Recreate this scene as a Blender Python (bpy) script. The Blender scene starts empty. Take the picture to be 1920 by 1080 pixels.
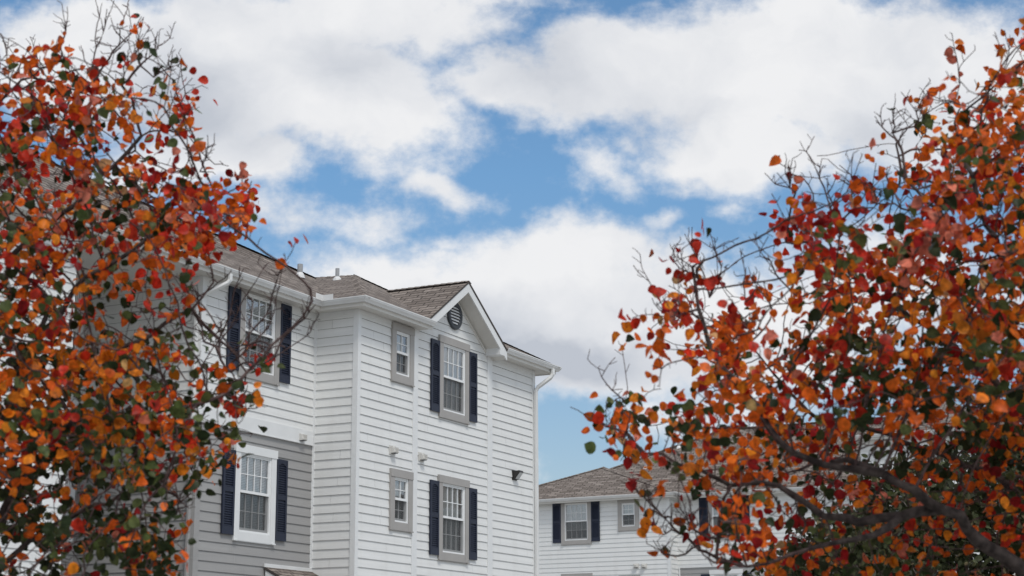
import bpy, bmesh, math, random
import numpy as np
from mathutils import Vector, Matrix

random.seed(7); RNG = np.random.default_rng(11)
R = math.radians
scn = bpy.context.scene
COL = scn.collection

# ------------------------------------------------------------------ camera
F_PX, PITCH, ROLL, YAW = 3269.3, 0.2269, -0.00353, 0.47222
EYE = 1.6
cp, sp, cr, sr = math.cos(PITCH), math.sin(PITCH), math.cos(ROLL), math.sin(ROLL)
RM = np.array([[cr, -sr, 0], [sr, cr, 0], [0, 0, 1]]) @ np.array([[1, 0, 0], [0, cp, sp], [0, -sp, cp]])
def b3(w): return Vector((w[0], w[2], -w[1]))
cam_d = bpy.data.cameras.new('camera'); cam = bpy.data.objects.new('camera', cam_d); COL.objects.link(cam)
rx, ry, rz = b3(RM[0]), -b3(RM[1]), -b3(RM[2])
m = Matrix((rx, ry, rz)).transposed().to_4x4(); m.translation = Vector((0, 0, EYE))
cam.matrix_world = m
cam_d.sensor_width = 36; cam_d.lens = F_PX / 1920 * 36
cam_d.clip_start = 0.05; cam_d.clip_end = 3000
cam_d.dof.use_dof = True; cam_d.dof.focus_distance = 33.5; cam_d.dof.aperture_fstop = 4.5
cam_d.dof.aperture_blades = 9
scn.camera = cam
def ray(px, py):
    d = RM.T @ np.array([(px - 960) / F_PX, (py - 540) / F_PX, 1.0])
    return np.array([d[0], d[2], -d[1]])
def at(px, py, dist):
    d = ray(px, py); return np.array([0, 0, EYE]) + d * (dist / d[1])

# ------------------------------------------------------------------ materials
def mat(name):
    mt = bpy.data.materials.new(name); mt.use_nodes = True
    nt = mt.node_tree; nt.nodes.clear()
    out = nt.nodes.new('ShaderNodeOutputMaterial')
    return mt, nt, out
def N(nt, t, **kw):
    n = nt.nodes.new(t)
    for k, v in kw.items():
        if k.startswith('_'): n.inputs[int(k[1:])].default_value = v
        else: setattr(n, k, v)
    return n
def paint(name, col, rough=.55, var=.06, scale=3.0, bump=.0, spec=.35, stretch=(1, 1, 1), grime=0.0):
    mt, nt, out = mat(name); L = nt.links.new
    p = N(nt, 'ShaderNodeBsdfPrincipled'); p.inputs['Roughness'].default_value = rough
    p.inputs['Specular IOR Level'].default_value = spec
    tc = N(nt, 'ShaderNodeTexCoord'); mp = N(nt, 'ShaderNodeMapping'); mp.inputs['Scale'].default_value = stretch
    L(tc.outputs['Object'], mp.inputs['Vector'])
    n1 = N(nt, 'ShaderNodeTexNoise'); n1.inputs['Scale'].default_value = scale; n1.inputs['Detail'].default_value = 6
    L(mp.outputs[0], n1.inputs['Vector'])
    mr = N(nt, 'ShaderNodeMapRange'); mr.inputs[1].default_value = .3; mr.inputs[2].default_value = .7
    mr.inputs[3].default_value = 1 - var; mr.inputs[4].default_value = 1 + var
    L(n1.outputs['Fac'], mr.inputs[0])
    mx = N(nt, 'ShaderNodeMix', data_type='RGBA', blend_type='MULTIPLY'); mx.inputs[0].default_value = 1
    mx.inputs[6].default_value = (*col, 1); L(mr.outputs[0], mx.inputs[7])
    last = mx.outputs[2]
    if grime:
        n2 = N(nt, 'ShaderNodeTexNoise'); n2.inputs['Scale'].default_value = 1.3; n2.inputs['Detail'].default_value = 8
        mp2 = N(nt, 'ShaderNodeMapping'); mp2.inputs['Scale'].default_value = (2.2, 2.2, .35)
        L(tc.outputs['Object'], mp2.inputs['Vector']); L(mp2.outputs[0], n2.inputs['Vector'])
        r2 = N(nt, 'ShaderNodeMapRange'); r2.inputs[1].default_value = .5; r2.inputs[2].default_value = .75
        r2.inputs[3].default_value = 0; r2.inputs[4].default_value = grime
        L(n2.outputs['Fac'], r2.inputs[0])
        m2 = N(nt, 'ShaderNodeMix', data_type='RGBA'); L(r2.outputs[0], m2.inputs[0]); L(last, m2.inputs[6])
        m2.inputs[7].default_value = (.33, .31, .27, 1); last = m2.outputs[2]
    L(last, p.inputs['Base Color'])
    if bump:
        b = N(nt, 'ShaderNodeBump'); b.inputs['Strength'].default_value = bump; b.inputs['Distance'].default_value = .01
        n3 = N(nt, 'ShaderNodeTexNoise'); n3.inputs['Scale'].default_value = scale * 9; n3.inputs['Detail'].default_value = 5
        L(mp.outputs[0], n3.inputs['Vector']); L(n3.outputs['Fac'], b.inputs['Height']); L(b.outputs[0], p.inputs['Normal'])
    L(p.outputs[0], out.inputs[0]); return mt

M = {}
M['white_siding'] = paint('white_siding', (.745, .75, .74), .6, .04, 2.5, .15, .3, (.25, .25, 5.7), grime=.12)
M['grey_siding'] = paint('grey_siding', (.335, .33, .325), .6, .05, 2.5, .15, .3, (.25, .25, 4), grime=.04)
M['white_trim'] = paint('white_trim', (.74, .75, .75), .5, .03, 4)
M['grey_trim'] = paint('grey_trim', (.36, .345, .33), .55, .05, 4)
M['soffit'] = paint('soffit', (.66, .645, .61), .6, .05, 2)
M['gutter'] = paint('gutter', (.72, .725, .72), .38, .05, 2.5, grime=.12)
M['navy'] = paint('navy_shutter', (.020, .026, .047), .5, .10, 5, spec=.3)
M['vent_grey'] = paint('vent_charcoal', (.055, .062, .072), .55, .1, 5)
M['vinyl'] = paint('white_vinyl', (.80, .81, .81), .4, .02, 5)
M['blind'] = paint('blind', (.84, .84, .82), .5, .03, 5)
M['curtain'] = paint('curtain', (.80, .80, .78), .8, .14, 7, stretch=(2.5, 1, .5))
M['hood'] = paint('plastic_hood', (.62, .61, .58), .5, .08, 12)
M['bronze'] = paint('dark_bronze', (.03, .028, .027), .45, .1, 8)
M['steel'] = paint('galvanised', (.36, .37, .38), .45, .15, 12)
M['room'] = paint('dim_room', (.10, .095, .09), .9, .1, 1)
M['lens'] = paint('lamp_lens', (.55, .57, .58), .2, .05, 5, spec=.6)

def glass_mat():
    mt, nt, out = mat('window_glass'); L = nt.links.new
    tr = N(nt, 'ShaderNodeBsdfTransparent'); tr.inputs[0].default_value = (.90, .93, .92, 1)
    gl = N(nt, 'ShaderNodeBsdfGlossy'); gl.inputs['Roughness'].default_value = .03; gl.inputs[0].default_value = (.95, .97, 1, 1)
    fr = N(nt, 'ShaderNodeFresnel'); fr.inputs[0].default_value = 1.6
    tc = N(nt, 'ShaderNodeTexCoord'); nz = N(nt, 'ShaderNodeTexNoise'); nz.inputs['Scale'].default_value = 1.6
    L(tc.outputs['Object'], nz.inputs['Vector'])
    b = N(nt, 'ShaderNodeBump'); b.inputs['Strength'].default_value = .12; b.inputs['Distance'].default_value = .02
    L(nz.outputs['Fac'], b.inputs['Height']); L(b.outputs[0], gl.inputs['Normal'])
    mx = N(nt, 'ShaderNodeMixShader'); fa = N(nt, 'ShaderNodeMath', operation='ADD'); L(fr.outputs[0], fa.inputs[0]); fa.inputs[1].default_value = .19; L(fa.outputs[0], mx.inputs[0]); L(tr.outputs[0], mx.inputs[1]); L(gl.outputs[0], mx.inputs[2])
    L(mx.outputs[0], out.inputs[0]); return mt
M['glass'] = glass_mat()
def screen_mat():
    mt, nt, out = mat('insect_screen'); L = nt.links.new
    tr = N(nt, 'ShaderNodeBsdfTransparent'); tr.inputs[0].default_value = (1, 1, 1, 1)
    df = N(nt, 'ShaderNodeBsdfDiffuse'); df.inputs[0].default_value = (.06, .06, .062, 1)
    mx = N(nt, 'ShaderNodeMixShader'); mx.inputs[0].default_value = .46
    L(tr.outputs[0], mx.inputs[1]); L(df.outputs[0], mx.inputs[2]); L(mx.outputs[0], out.inputs[0]); return mt
M['screen'] = screen_mat()

def shingle_mat():
    mt, nt, out = mat('asphalt_shingle'); L = nt.links.new
    p = N(nt, 'ShaderNodeBsdfPrincipled'); p.inputs['Roughness'].default_value = .9; p.inputs['Specular IOR Level'].default_value = .15
    uv = N(nt, 'ShaderNodeUVMap'); uv.uv_map = 'slope'
    nz = N(nt, 'ShaderNodeTexNoise'); nz.inputs['Scale'].default_value = 2.2; nz.inputs['Detail'].default_value = 3
    L(uv.outputs[0], nz.inputs['Vector'])
    wob = N(nt, 'ShaderNodeMix', data_type='VECTOR'); wob.inputs[0].default_value = .02
    L(uv.outputs[0], wob.inputs[4]); L(nz.outputs['Color'], wob.inputs[5])
    br = N(nt, 'ShaderNodeTexBrick'); br.offset = .37; br.squash = 1.0
    br.inputs['Color1'].default_value = (.165, .138, .120, 1); br.inputs['Color2'].default_value = (.315, .27, .238, 1)
    br.inputs['Mortar'].default_value = (.05, .042, .038, 1)
    br.inputs['Scale'].default_value = 1; br.inputs['Mortar Size'].default_value = .015; br.inputs['Mortar Smooth'].default_value = .15
    br.inputs['Brick Width'].default_value = .42; br.inputs['Row Height'].default_value = .14; br.inputs['Bias'].default_value = -.1
    L(wob.outputs[1], br.inputs['Vector'])
    n2 = N(nt, 'ShaderNodeTexNoise'); n2.inputs['Scale'].default_value = 14; n2.inputs['Detail'].default_value = 6
    L(uv.outputs[0], n2.inputs['Vector'])
    mr = N(nt, 'ShaderNodeMapRange'); mr.inputs[1].default_value = .3; mr.inputs[2].default_value = .7; mr.inputs[3].default_value = .72; mr.inputs[4].default_value = 1.25
    L(n2.outputs['Fac'], mr.inputs[0])
    mx = N(nt, 'ShaderNodeMix', data_type='RGBA', blend_type='MULTIPLY'); mx.inputs[0].default_value = 1
    L(br.outputs['Color'], mx.inputs[6]); L(mr.outputs[0], mx.inputs[7]); L(mx.outputs[2], p.inputs['Base Color'])
    b = N(nt, 'ShaderNodeBump'); b.inputs['Strength'].default_value = .6; b.inputs['Distance'].default_value = .02
    inv = N(nt, 'ShaderNodeMath', operation='SUBTRACT'); inv.inputs[0].default_value = 1; L(br.outputs['Fac'], inv.inputs[1])
    ad = N(nt, 'ShaderNodeMath', operation='MULTIPLY_ADD'); L(n2.outputs['Fac'], ad.inputs[0]); ad.inputs[1].default_value = .35; L(inv.outputs[0], ad.inputs[2])
    L(ad.outputs[0], b.inputs['Height']); L(b.outputs[0], p.inputs['Normal'])
    L(p.outputs[0], out.inputs[0]); return mt
M['shingle'] = shingle_mat()
M['shingle_edge'] = paint('shingle_edge', (.07, .06, .055), .9, .2, 10)

def bark_mat(name, c1, c2):
    mt, nt, out = mat(name); L = nt.links.new
    p = N(nt, 'ShaderNodeBsdfPrincipled'); p.inputs['Roughness'].default_value = .8; p.inputs['Specular IOR Level'].default_value = .2
    tc = N(nt, 'ShaderNodeTexCoord'); n1 = N(nt, 'ShaderNodeTexNoise'); n1.inputs['Scale'].default_value = 26; n1.inputs['Detail'].default_value = 6
    L(tc.outputs['Object'], n1.inputs['Vector'])
    cr_ = N(nt, 'ShaderNodeValToRGB'); cr_.color_ramp.elements[0].position = .35; cr_.color_ramp.elements[1].position = .68
    cr_.color_ramp.elements[0].color = (*c1, 1); cr_.color_ramp.elements[1].color = (*c2, 1)
    L(n1.outputs['Fac'], cr_.inputs[0]); L(cr_.outputs[0], p.inputs['Base Color'])
    b = N(nt, 'ShaderNodeBump'); b.inputs['Strength'].default_value = .7; b.inputs['Distance'].default_value = .01
    L(n1.outputs['Fac'], b.inputs['Height']); L(b.outputs[0], p.inputs['Normal']); L(p.outputs[0], out.inputs[0]); return mt
M['bark'] = bark_mat('pear_bark', (.024, .018, .017), (.085, .068, .062))
M['twig'] = bark_mat('pear_twig', (.042, .025, .024), (.14, .098, .092))
M['grey_bark'] = bark_mat('grey_bark', (.05, .045, .04), (.22, .19, .165))
def leaf_mat(name, gloss=.42, trans=.30, spec=.16):
    mt, nt, out = mat(name); L = nt.links.new
    at_ = N(nt, 'ShaderNodeAttribute'); at_.attribute_name = 'leaf_colour'
    tc = N(nt, 'ShaderNodeTexCoord'); n1 = N(nt, 'ShaderNodeTexNoise'); n1.inputs['Scale'].default_value = 45; n1.inputs['Detail'].default_value = 4
    L(tc.outputs['Object'], n1.inputs['Vector'])
    mr = N(nt, 'ShaderNodeMapRange'); mr.inputs[1].default_value = .3; mr.inputs[2].default_value = .7; mr.inputs[3].default_value = .5; mr.inputs[4].default_value = 1.35
    L(n1.outputs['Fac'], mr.inputs[0])
    mx = N(nt, 'ShaderNodeMix', data_type='RGBA', blend_type='MULTIPLY'); mx.inputs[0].default_value = 1
    L(at_.outputs['Color'], mx.inputs[6]); L(mr.outputs[0], mx.inputs[7])
    p = N(nt, 'ShaderNodeBsdfPrincipled'); p.inputs['Roughness'].default_value = gloss; p.inputs['Specular IOR Level'].default_value = spec
    L(mx.outputs[2], p.inputs['Base Color'])
    t = N(nt, 'ShaderNodeBsdfTranslucent'); L(mx.outputs[2], t.inputs[0])
    ms = N(nt, 'ShaderNodeMixShader'); ms.inputs[0].default_value = trans
    L(p.outputs[0], ms.inputs[1]); L(t.outputs[0], ms.inputs[2]); L(ms.outputs[0], out.inputs[0]); return mt
M['leaf'] = leaf_mat('autumn_leaf')
M['olive_leaf'] = leaf_mat('olive_leaf', .5, .12)

# ------------------------------------------------------------------ mesh helpers
class MB:
    def __init__(s): s.v = []; s.f = []
    def poly(s, pts):
        i = len(s.v); s.v += [tuple(map(float, p)) for p in pts]; s.f.append(tuple(range(i, i + len(pts))))
    def box(s, x0, x1, y0, y1, z0, z1):
        i = len(s.v)
        s.v += [(x0, y0, z0), (x1, y0, z0), (x1, y1, z0), (x0, y1, z0), (x0, y0, z1), (x1, y0, z1), (x1, y1, z1), (x0, y1, z1)]
        s.f += [(i, i+3, i+2, i+1), (i+4, i+5, i+6, i+7), (i, i+1, i+5, i+4), (i+1, i+2, i+6, i+5), (i+2, i+3, i+7, i+6), (i+3, i, i+4, i+7)]
    def prism(s, a, b):           # two equal loops
        n = len(a); i = len(s.v); s.v += [tuple(map(float, p)) for p in a] + [tuple(map(float, p)) for p in b]
        s.f.append(tuple(range(i + n - 1, i - 1, -1))); s.f.append(tuple(range(i + n, i + 2 * n)))
        for k in range(n):
            j = (k + 1) % n; s.f.append((i + k, i + j, i + n + j, i + n + k))
    def tube(s, pts, rad, n=8, cap=True):
        pts = [np.array(p, float) for p in pts]; base = len(s.v); up = np.array([.31, .22, .93])
        for k, p in enumerate(pts):
            t = pts[min(k + 1, len(pts) - 1)] - pts[max(k - 1, 0)]; t = t / (np.linalg.norm(t) + 1e-9)
            a = np.cross(t, up); a /= np.linalg.norm(a) + 1e-9; b = np.cross(t, a)
            r = rad[k] if hasattr(rad, '__len__') else rad
            for q in range(n):
                th = 2 * math.pi * q / n; s.v.append(tuple(p + r * (math.cos(th) * a + math.sin(th) * b)))
        for k in range(len(pts) - 1):
            for q in range(n):
                w = (q + 1) % n; s.f.append((base + k*n + q, base + k*n + w, base + (k+1)*n + w, base + (k+1)*n + q))
        if cap:
            s.f.append(tuple(base + q for q in range(n - 1, -1, -1))); e = base + (len(pts) - 1) * n; s.f.append(tuple(e + q for q in range(n)))
    def mesh(s, name, material, smooth=False):
        me = bpy.data.meshes.new(name); me.from_pydata(s.v, [], s.f); me.materials.append(material); me.update()
        if smooth: me.polygons.foreach_set('use_smooth', [True] * len(me.polygons))
        return me
    def build(s, name, material, parent=None, smooth=False, loc=None, rz=0):
        o = bpy.data.objects.new(name, s.mesh(name, material, smooth)); COL.objects.link(o)
        if parent: o.parent = parent
        if loc is not None: o.location = loc
        o.rotation_euler = (0, 0, rz); return o
def empty(name, loc=(0, 0, 0), rz=0, parent=None):
    o = bpy.data.objects.new(name, None); COL.objects.link(o); o.location = loc; o.rotation_euler = (0, 0, rz)
    o.empty_display_size = .3
    if parent: o.parent = parent
    return o
def tag(o, label, cat, group=None):
    o['label'] = label; o['category'] = cat
    if group: o['group'] = group
KIDS = {}
def copy_tree(o, parent, loc=None, rz=None):
    c = o.copy(); COL.objects.link(c); c.parent = parent
    if loc is not None: c.location = loc
    if rz is not None: c.rotation_euler = (0, 0, rz)
    for ch in o.children: copy_tree(ch, c)
    return c
def slope_uv(o):
    me = o.data; uv = me.uv_layers.new(name='slope')
    for p in me.polygons:
        n = Vector(p.normal); t = Vector((0, 0, 1)).cross(n)
        t = t.normalized() if t.length > 1e-4 else Vector((1, 0, 0)); s_ = n.cross(t)
        for li in p.loop_indices:
            co = me.vertices[me.loops[li].vertex_index].co; uv.data[li].uv = (co.dot(t), co.dot(s_))
def roof(name, polys, parent, thick=.05, material='shingle'):
    mb = MB()
    for pl in polys: mb.poly(pl)
    o = mb.build(name, M[material], parent)
    me = o.data
    bm = bmesh.new(); bm.from_mesh(me); bmesh.ops.remove_doubles(bm, verts=bm.verts, dist=.004); bm.to_mesh(me); bm.free()
    for p in me.polygons:
        if p.normal.z < 0: p.flip()
    me.update()
    slope_uv(o)
    me.materials.append(M['shingle_edge'])
    sd = o.modifiers.new('thickness', 'SOLIDIFY'); sd.thickness = thick; sd.offset = -1; sd.material_offset_rim = 1; sd.material_offset = 1
    return o

# ------------------------------------------------------------------ siding
BOARD = .175
class Wall:
    """vertical wall frame: o = start, s = direction to the right seen from outside, n = outward normal (building x, y)"""
    def __init__(w, o, s, n): w.o = np.array(o, float); w.s = np.array(s, float); w.n = np.array(n, float)
    def p(w, s, d, z): q = w.o + s * w.s + d * w.n; return (q[0], q[1], z)
    def rz(w): return math.atan2(w.s[1], w.s[0])
def siding(parent, w, s0, s1, z0, z1, openings, material, clip=None, lap=.021, phase=0.0, name='wall'):
    mb = MB(); rj = random.Random(int(abs(s0 * 31 + s1 * 17 + z0 * 7) * 10)); joints = []; k = math.floor((z0 - phase) / BOARD); zs = phase + k * BOARD
    while zs < z1 - 1e-4:
        a, b = max(zs, z0), min(zs + BOARD, z1)
        cuts = sorted({a, b, *[c for (_, _, c0, c1) in openings for c in (c0, c1) if a < c < b]})
        off = lambda z: .003 + (lap - .003) * (1 - (z - zs) / BOARD)
        for q0, q1 in zip(cuts, cuts[1:]):
            if q1 - q0 < 1e-4: continue
            iv = [(s0, s1)]
            for (x0, x1, c0, c1) in openings:
                if c0 < (q0 + q1) / 2 < c1:
                    iv = [t for (i0, i1) in iv for t in ((i0, min(i1, x0)), (max(i0, x1), i1)) if t[1] - t[0] > 1e-4]
            if q0 == a:
                j0 = s0 + rj.uniform(.4, 3.4); joints = [j0 + 3.6 * k_ for k_ in range(5)]
            iv2 = []
            for i0, i1 in iv:
                e_ = i0
                for j_ in joints:
                    if e_ + .25 < j_ < i1 - .25: iv2.append((e_, j_ - .0015)); e_ = j_ + .0015
                iv2.append((e_, i1))
            iv = iv2
            for i0, i1 in iv:
                lo0, lo1, hi0, hi1 = i0, i1, i0, i1
                if clip:
                    c = clip(q0); lo0, lo1 = max(i0, c[0]), min(i1, c[1]); c = clip(q1); hi0, hi1 = max(i0, c[0]), min(i1, c[1])
                    if lo1 - lo0 < .01: continue
                    hi1 = max(hi1, hi0 + .002)
                mb.poly([w.p(lo0, off(q0), q0), w.p(lo1, off(q0), q0), w.p(hi1, off(q1), q1), w.p(hi0, off(q1), q1)])
                if q0 == a:      # the butt edge of the board, undercut
                    mb.poly([w.p(lo0, -.005, q0 + .013), w.p(lo1, -.005, q0 + .013), w.p(lo1, off(q0), q0), w.p(lo0, off(q0), q0)])
        zs += BOARD
    return mb.build(name, M[material], parent)

# ------------------------------------------------------------------ window and shutter prototypes (local: x right, -y outward, z up from sash bottom)
def make_window(kind, trim, cover, seed=0):
    """kind 'large' 4x2 lights per sash, 'small' 2x2. origin at the centre of the sash bottom"""
    rnd = random.Random(seed)
    W, H, nx, side = (.995, 1.455, 4, .155) if kind == 'large' else (.55, .90, 2, .165)
    hw = W / 2
    root = empty('window')
    b = MB(); T = .055
    head = .155
    b.box(-hw - side, -hw, -T, .0, -.165, H); b.box(hw, hw + side, -T, .0, -.165, H)
    b.box(-hw, hw, -T + .003, .0, -.165, -.001)
    hx = side + .02 if kind == 'large' else side
    b.box(-hw - hx, hw + hx, -T - .012, .0, H, H + head)
    b.box(-hw - side - .012, -hw - side + .10, -T - .016, -T - .002, -.175, -.150); b.box(hw + side - .10, hw + side + .012, -T - .016, -T - .002, -.175, -.150)
    b.box(-hw - side, hw + side, -T + .01, 0, -.178, -.166)
    b.build('casing', M[trim], root)
    # reveal and vinyl frame
    f = MB(); e = .032
    f.box(-hw, -hw + e, -.035, .05, 0, H); f.box(hw - e, hw, -.035, .05, 0, H)
    f.box(-hw + e, hw - e, -.035, .05, H - e, H); f.box(-hw + e, hw - e, -.038, .05, 0, e)
    f.build('frame', M['vinyl'], root)
    mid = H * .502
    def sash(z0, z1, y, bottom):
        s = MB(); t = .028; x0, x1 = -hw + e + .001, hw - e - .001
        s.box(x0, x0 + t, y, y + .03, z0, z1); s.box(x1 - t, x1, y, y + .03, z0, z1)
        s.box(x0 + t, x1 - t, y, y + .03, z1 - t, z1); s.box(x0 + t, x1 - t, y, y + .03, z0, z0 + (.05 if bottom else t))
        if not bottom: s.box(x0 + t, x1 - t, y - .012, y, z0, z0 + .048)
        mw = .016
        for k in range(1, nx):
            xm = x0 + t + (x1 - x0 - 2 * t) * k / nx; s.box(xm - mw / 2, xm + mw / 2, y + .006, y + .022, z0 + t, z1 - t)
        zm = (z0 + z1) / 2; s.box(x0 + t, x1 - t, y + .008, y + .020, zm - mw / 2, zm + mw / 2)
        so = s.build('sash', M['vinyl'], root)
        g = MB(); g.poly([(x0 + t, y + .024, z0 + t), (x1 - t, y + .024, z0 + t), (x1 - t, y + .024, z1 - t), (x0 + t, y + .024, z1 - t)])
        g.build('pane', M['glass'], so)
    sash(mid - .01, H - e, -.02, False); sash(e, mid + .02, .012, True)
    sc = MB(); sc.poly([(-hw + e, -.004, e), (hw - e, -.004, e), (hw - e, -.004, mid), (-hw + e, -.004, mid)])
    sc.build('insect_screen', M['screen'], root)
    # dark room behind
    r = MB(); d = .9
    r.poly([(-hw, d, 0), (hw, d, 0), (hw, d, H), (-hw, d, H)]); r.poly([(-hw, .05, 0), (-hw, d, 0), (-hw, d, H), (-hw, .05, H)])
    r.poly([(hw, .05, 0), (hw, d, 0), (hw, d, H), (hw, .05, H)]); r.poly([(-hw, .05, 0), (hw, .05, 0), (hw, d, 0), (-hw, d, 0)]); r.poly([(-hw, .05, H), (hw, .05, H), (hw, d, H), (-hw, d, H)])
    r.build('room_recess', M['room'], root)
    if cover[0] in ('blind', 'half'):
        bl = MB(); z = H - .05; z_end = cover[1] * H
        while z > z_end:
            bl.poly([(-hw + .04, .084, z), (hw - .04, .084, z), (hw - .04, .062, z - .029), (-hw + .04, .062, z - .029)]); z -= .030
        bl.box(-hw + .035, hw - .035, .06, .09, H - .05, H - .03)
        bl.box(-hw + .04, hw - .04, .064, .084, z - .005, z + .012)
        bl.build('blind', M['blind'], root)
    if cover[0] in ('curtain', 'half'):
        c = MB(); n = 44; prev = None
        top = H - .05; bot = .03
        for k in range(n + 1):
            x = -hw + .04 + (W - .08) * k / n; y = .10 + .018 * math.sin(k * 1.9 + seed) + .012 * math.sin(k * .77 + 2 * seed)
            if prev: c.poly([(prev[0], prev[1], bot), (x, y, bot), (x, y * 1.0 - .01, top), (prev[0], prev[1] - .01, top)])
            prev = (x, y)
        c.build('curtain', M['curtain'], root)
    return root
def make_shutter(H=1.545, Wd=.355):
    root = empty('shutter'); b = MB(); st = .052; T0, T1 = -.062, -.024
    b.box(0, st, T0, T1, 0, H); b.box(Wd - st, Wd, T0, T1, 0, H)
    zr = [(0, .15), (H * .53 - .045, H * .53 + .045), (H - .075, H)]
    for z0, z1 in zr: b.box(st, Wd - st, T0 + .002, T1, z0, z1)
    # arched top rail of the upper panel
    n = 8
    for k in range(n):
        x0 = st + (Wd - 2 * st) * k / n; x1 = st + (Wd - 2 * st) * (k + 1) / n
        a = lambda x: .055 * (abs((x - Wd / 2) / (Wd / 2 - st)) ** 2)
        b.prism([(x0, T0 + .002, H - .075), (x1, T0 + .002, H - .075), (x1, T0 + .002, H - .075 - a(x1) - .002), (x0, T0 + .002, H - .075 - a(x0) - .002)],
                [(x0, T1, H - .075), (x1, T1, H - .075), (x1, T1, H - .075 - a(x1) - .002), (x0, T1, H - .075 - a(x0) - .002)])
    b.box(st, Wd - st, T1 - .008, T1 - .001, .15, H - .075)
    b.build('shutter_frame', M['navy'], root)
    for z0, z1 in ((.155, H * .53 - .05), (H * .53 + .05, H - .08)):
        z = z0; l = MB()
        while z + .03 < z1 + .01:
            l.prism([(st, T0 + .004, z), (st, T0 + .008, z + .004), (st, T1 - .010, z + .027), (st, T1 - .014, z + .031)],
                    [(Wd - st, T0 + .004, z), (Wd - st, T0 + .008, z + .004), (Wd - st, T1 - .010, z + .027), (Wd - st, T1 - .014, z + .031)])
            z += .043
        l.build('louvre', M['navy'], root)
    return root
def place(proto, parent, w, s, z, used):
    loc = w.p(s, 0, z)
    if proto.name not in used:
        used.add(proto.name); proto.parent = parent; proto.location = loc; proto.rotation_euler = (0, 0, w.rz()); return proto
    return copy_tree(proto, parent, loc, w.rz())
USED = set()
PROTO = dict(
    big_grey_a=make_window('large', 'grey_trim', ('half', .50), 1),
    big_grey_b=make_window('large', 'grey_trim', ('curtain', 0), 2),
    big_grey_c=make_window('large', 'grey_trim', ('blind', .06), 3),
    big_grey_d=make_window('large', 'grey_trim', ('blind', .30), 4),
    big_white=make_window('large', 'white_trim', ('blind', .04), 5),
    small_a=make_window('small', 'grey_trim', ('curtain', 0), 6),
    small_b=make_window('small', 'grey_trim', ('blind', .52), 7),
    shutter=make_shutter())
def big_window(parent, w, c, zb, proto, shutters=(True, True), head_gap=.0):
    place(PROTO[proto], parent, w, c, zb, USED)
    if shutters[0]: place(PROTO['shutter'], parent, w, c - .4975 - .155 - .012 - .355, zb - .08, USED)
    if shutters[1]: place(PROTO['shutter'], parent, w, c + .4975 + .155 + .012, zb - .08, USED)
def opening(c, zb, kind='large'):
    W, H = (.995, 1.455) if kind == 'large' else (.55, .90)
    return (c - W / 2 - .02, c + W / 2 + .02, zb - .02, zb + H + .02)
def exhaust(parent, w, s, z, scale=1.0):
    h = MB(); h.box(-.115, .115, -.034, -.002, -.09, .09)
    h.prism([(-.075, -.034, -.065), (-.075, -.034, .07), (-.075, -.085, .06), (-.075, -.135, -.045), (-.075, -.12, -.065)],
            [(.075, -.034, -.065), (.075, -.034, .07), (.075, -.085, .06), (.075, -.135, -.045), (.075, -.12, -.065)])
    for k in range(4): h.box(-.06 + k * .035, -.05 + k * .035, -.142, -.10, -.055, .045)
    o = h.build('exhaust_hood', M['hood'], parent, loc=w.p(s, 0, z), rz=w.rz())
    fl = MB(); fl.box(-.066, .066, -.118, -.04, -.073, -.066); fl.build('flap', M['vent_grey'], o); return o

# ------------------------------------------------------------------ eaves
def offset_path(path, d):
    """offset an open 2D polyline to its right by d"""
    P = [np.array(p, float) for p in path]; out = []
    nrm = []
    for a, b in zip(P, P[1:]):
        t = (b - a) / np.linalg.norm(b - a); nrm.append(np.array([t[1], -t[0]]))
    for i, p in enumerate(P):
        if i == 0: out.append(p + d * nrm[0])
        elif i == len(P) - 1: out.append(p + d * nrm[-1])
        else:
            mvec = nrm[i - 1] + nrm[i]; mvec = mvec / (mvec @ nrm[i]); out.append(p + d * mvec)
    return out
def sweep(mb, path, profile):
    loops = [[(*offset_path(path, d)[i], z) for d, z in profile] for i in range(len(path))]
    for a, b in zip(loops, loops[1:]): 
        n = len(a)
        for k in range(n):
            j = (k + 1) % n; mb.poly([a[k], b[k], b[j], a[j]])
    mb.poly(loops[0][::-1]); mb.poly(loops[-1])
def eave(parent, path, zs, over_in, gutter=True):
    """path = fascia line, outside on its right; zs = soffit height; over_in = how far the soffit runs back to the wall"""
    f = MB(); sweep(f, path, [(-.022, zs - .025), (0, zs - .025), (0, zs + .155), (-.022, zs + .155)]); f.build('fascia', M['soffit'], parent)
    s = MB(); a = offset_path(path, -.022); b = offset_path(path, -over_in)
    for i in range(len(path) - 1):
        s.poly([(*a[i], zs), (*a[i+1], zs), (*b[i+1], zs), (*b[i], zs)])
    s.build('soffit', M['soffit'], parent)
    if gutter:
        g = MB(); z = zs + .045
        sweep(g, path, [(.002, z), (.062, z), (.070, z + .020), (.098, z + .055), (.104, z + .062), (.104, z + .085), (.116, z + .088), (.116, z + .108), (.100, z + .108), (.092, z + .075), (.055, z + .015), (.012, z + .015), (.012, z + .1), (.002, z + .1)])
        return g.build('gutter', M['gutter'], parent)
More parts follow.
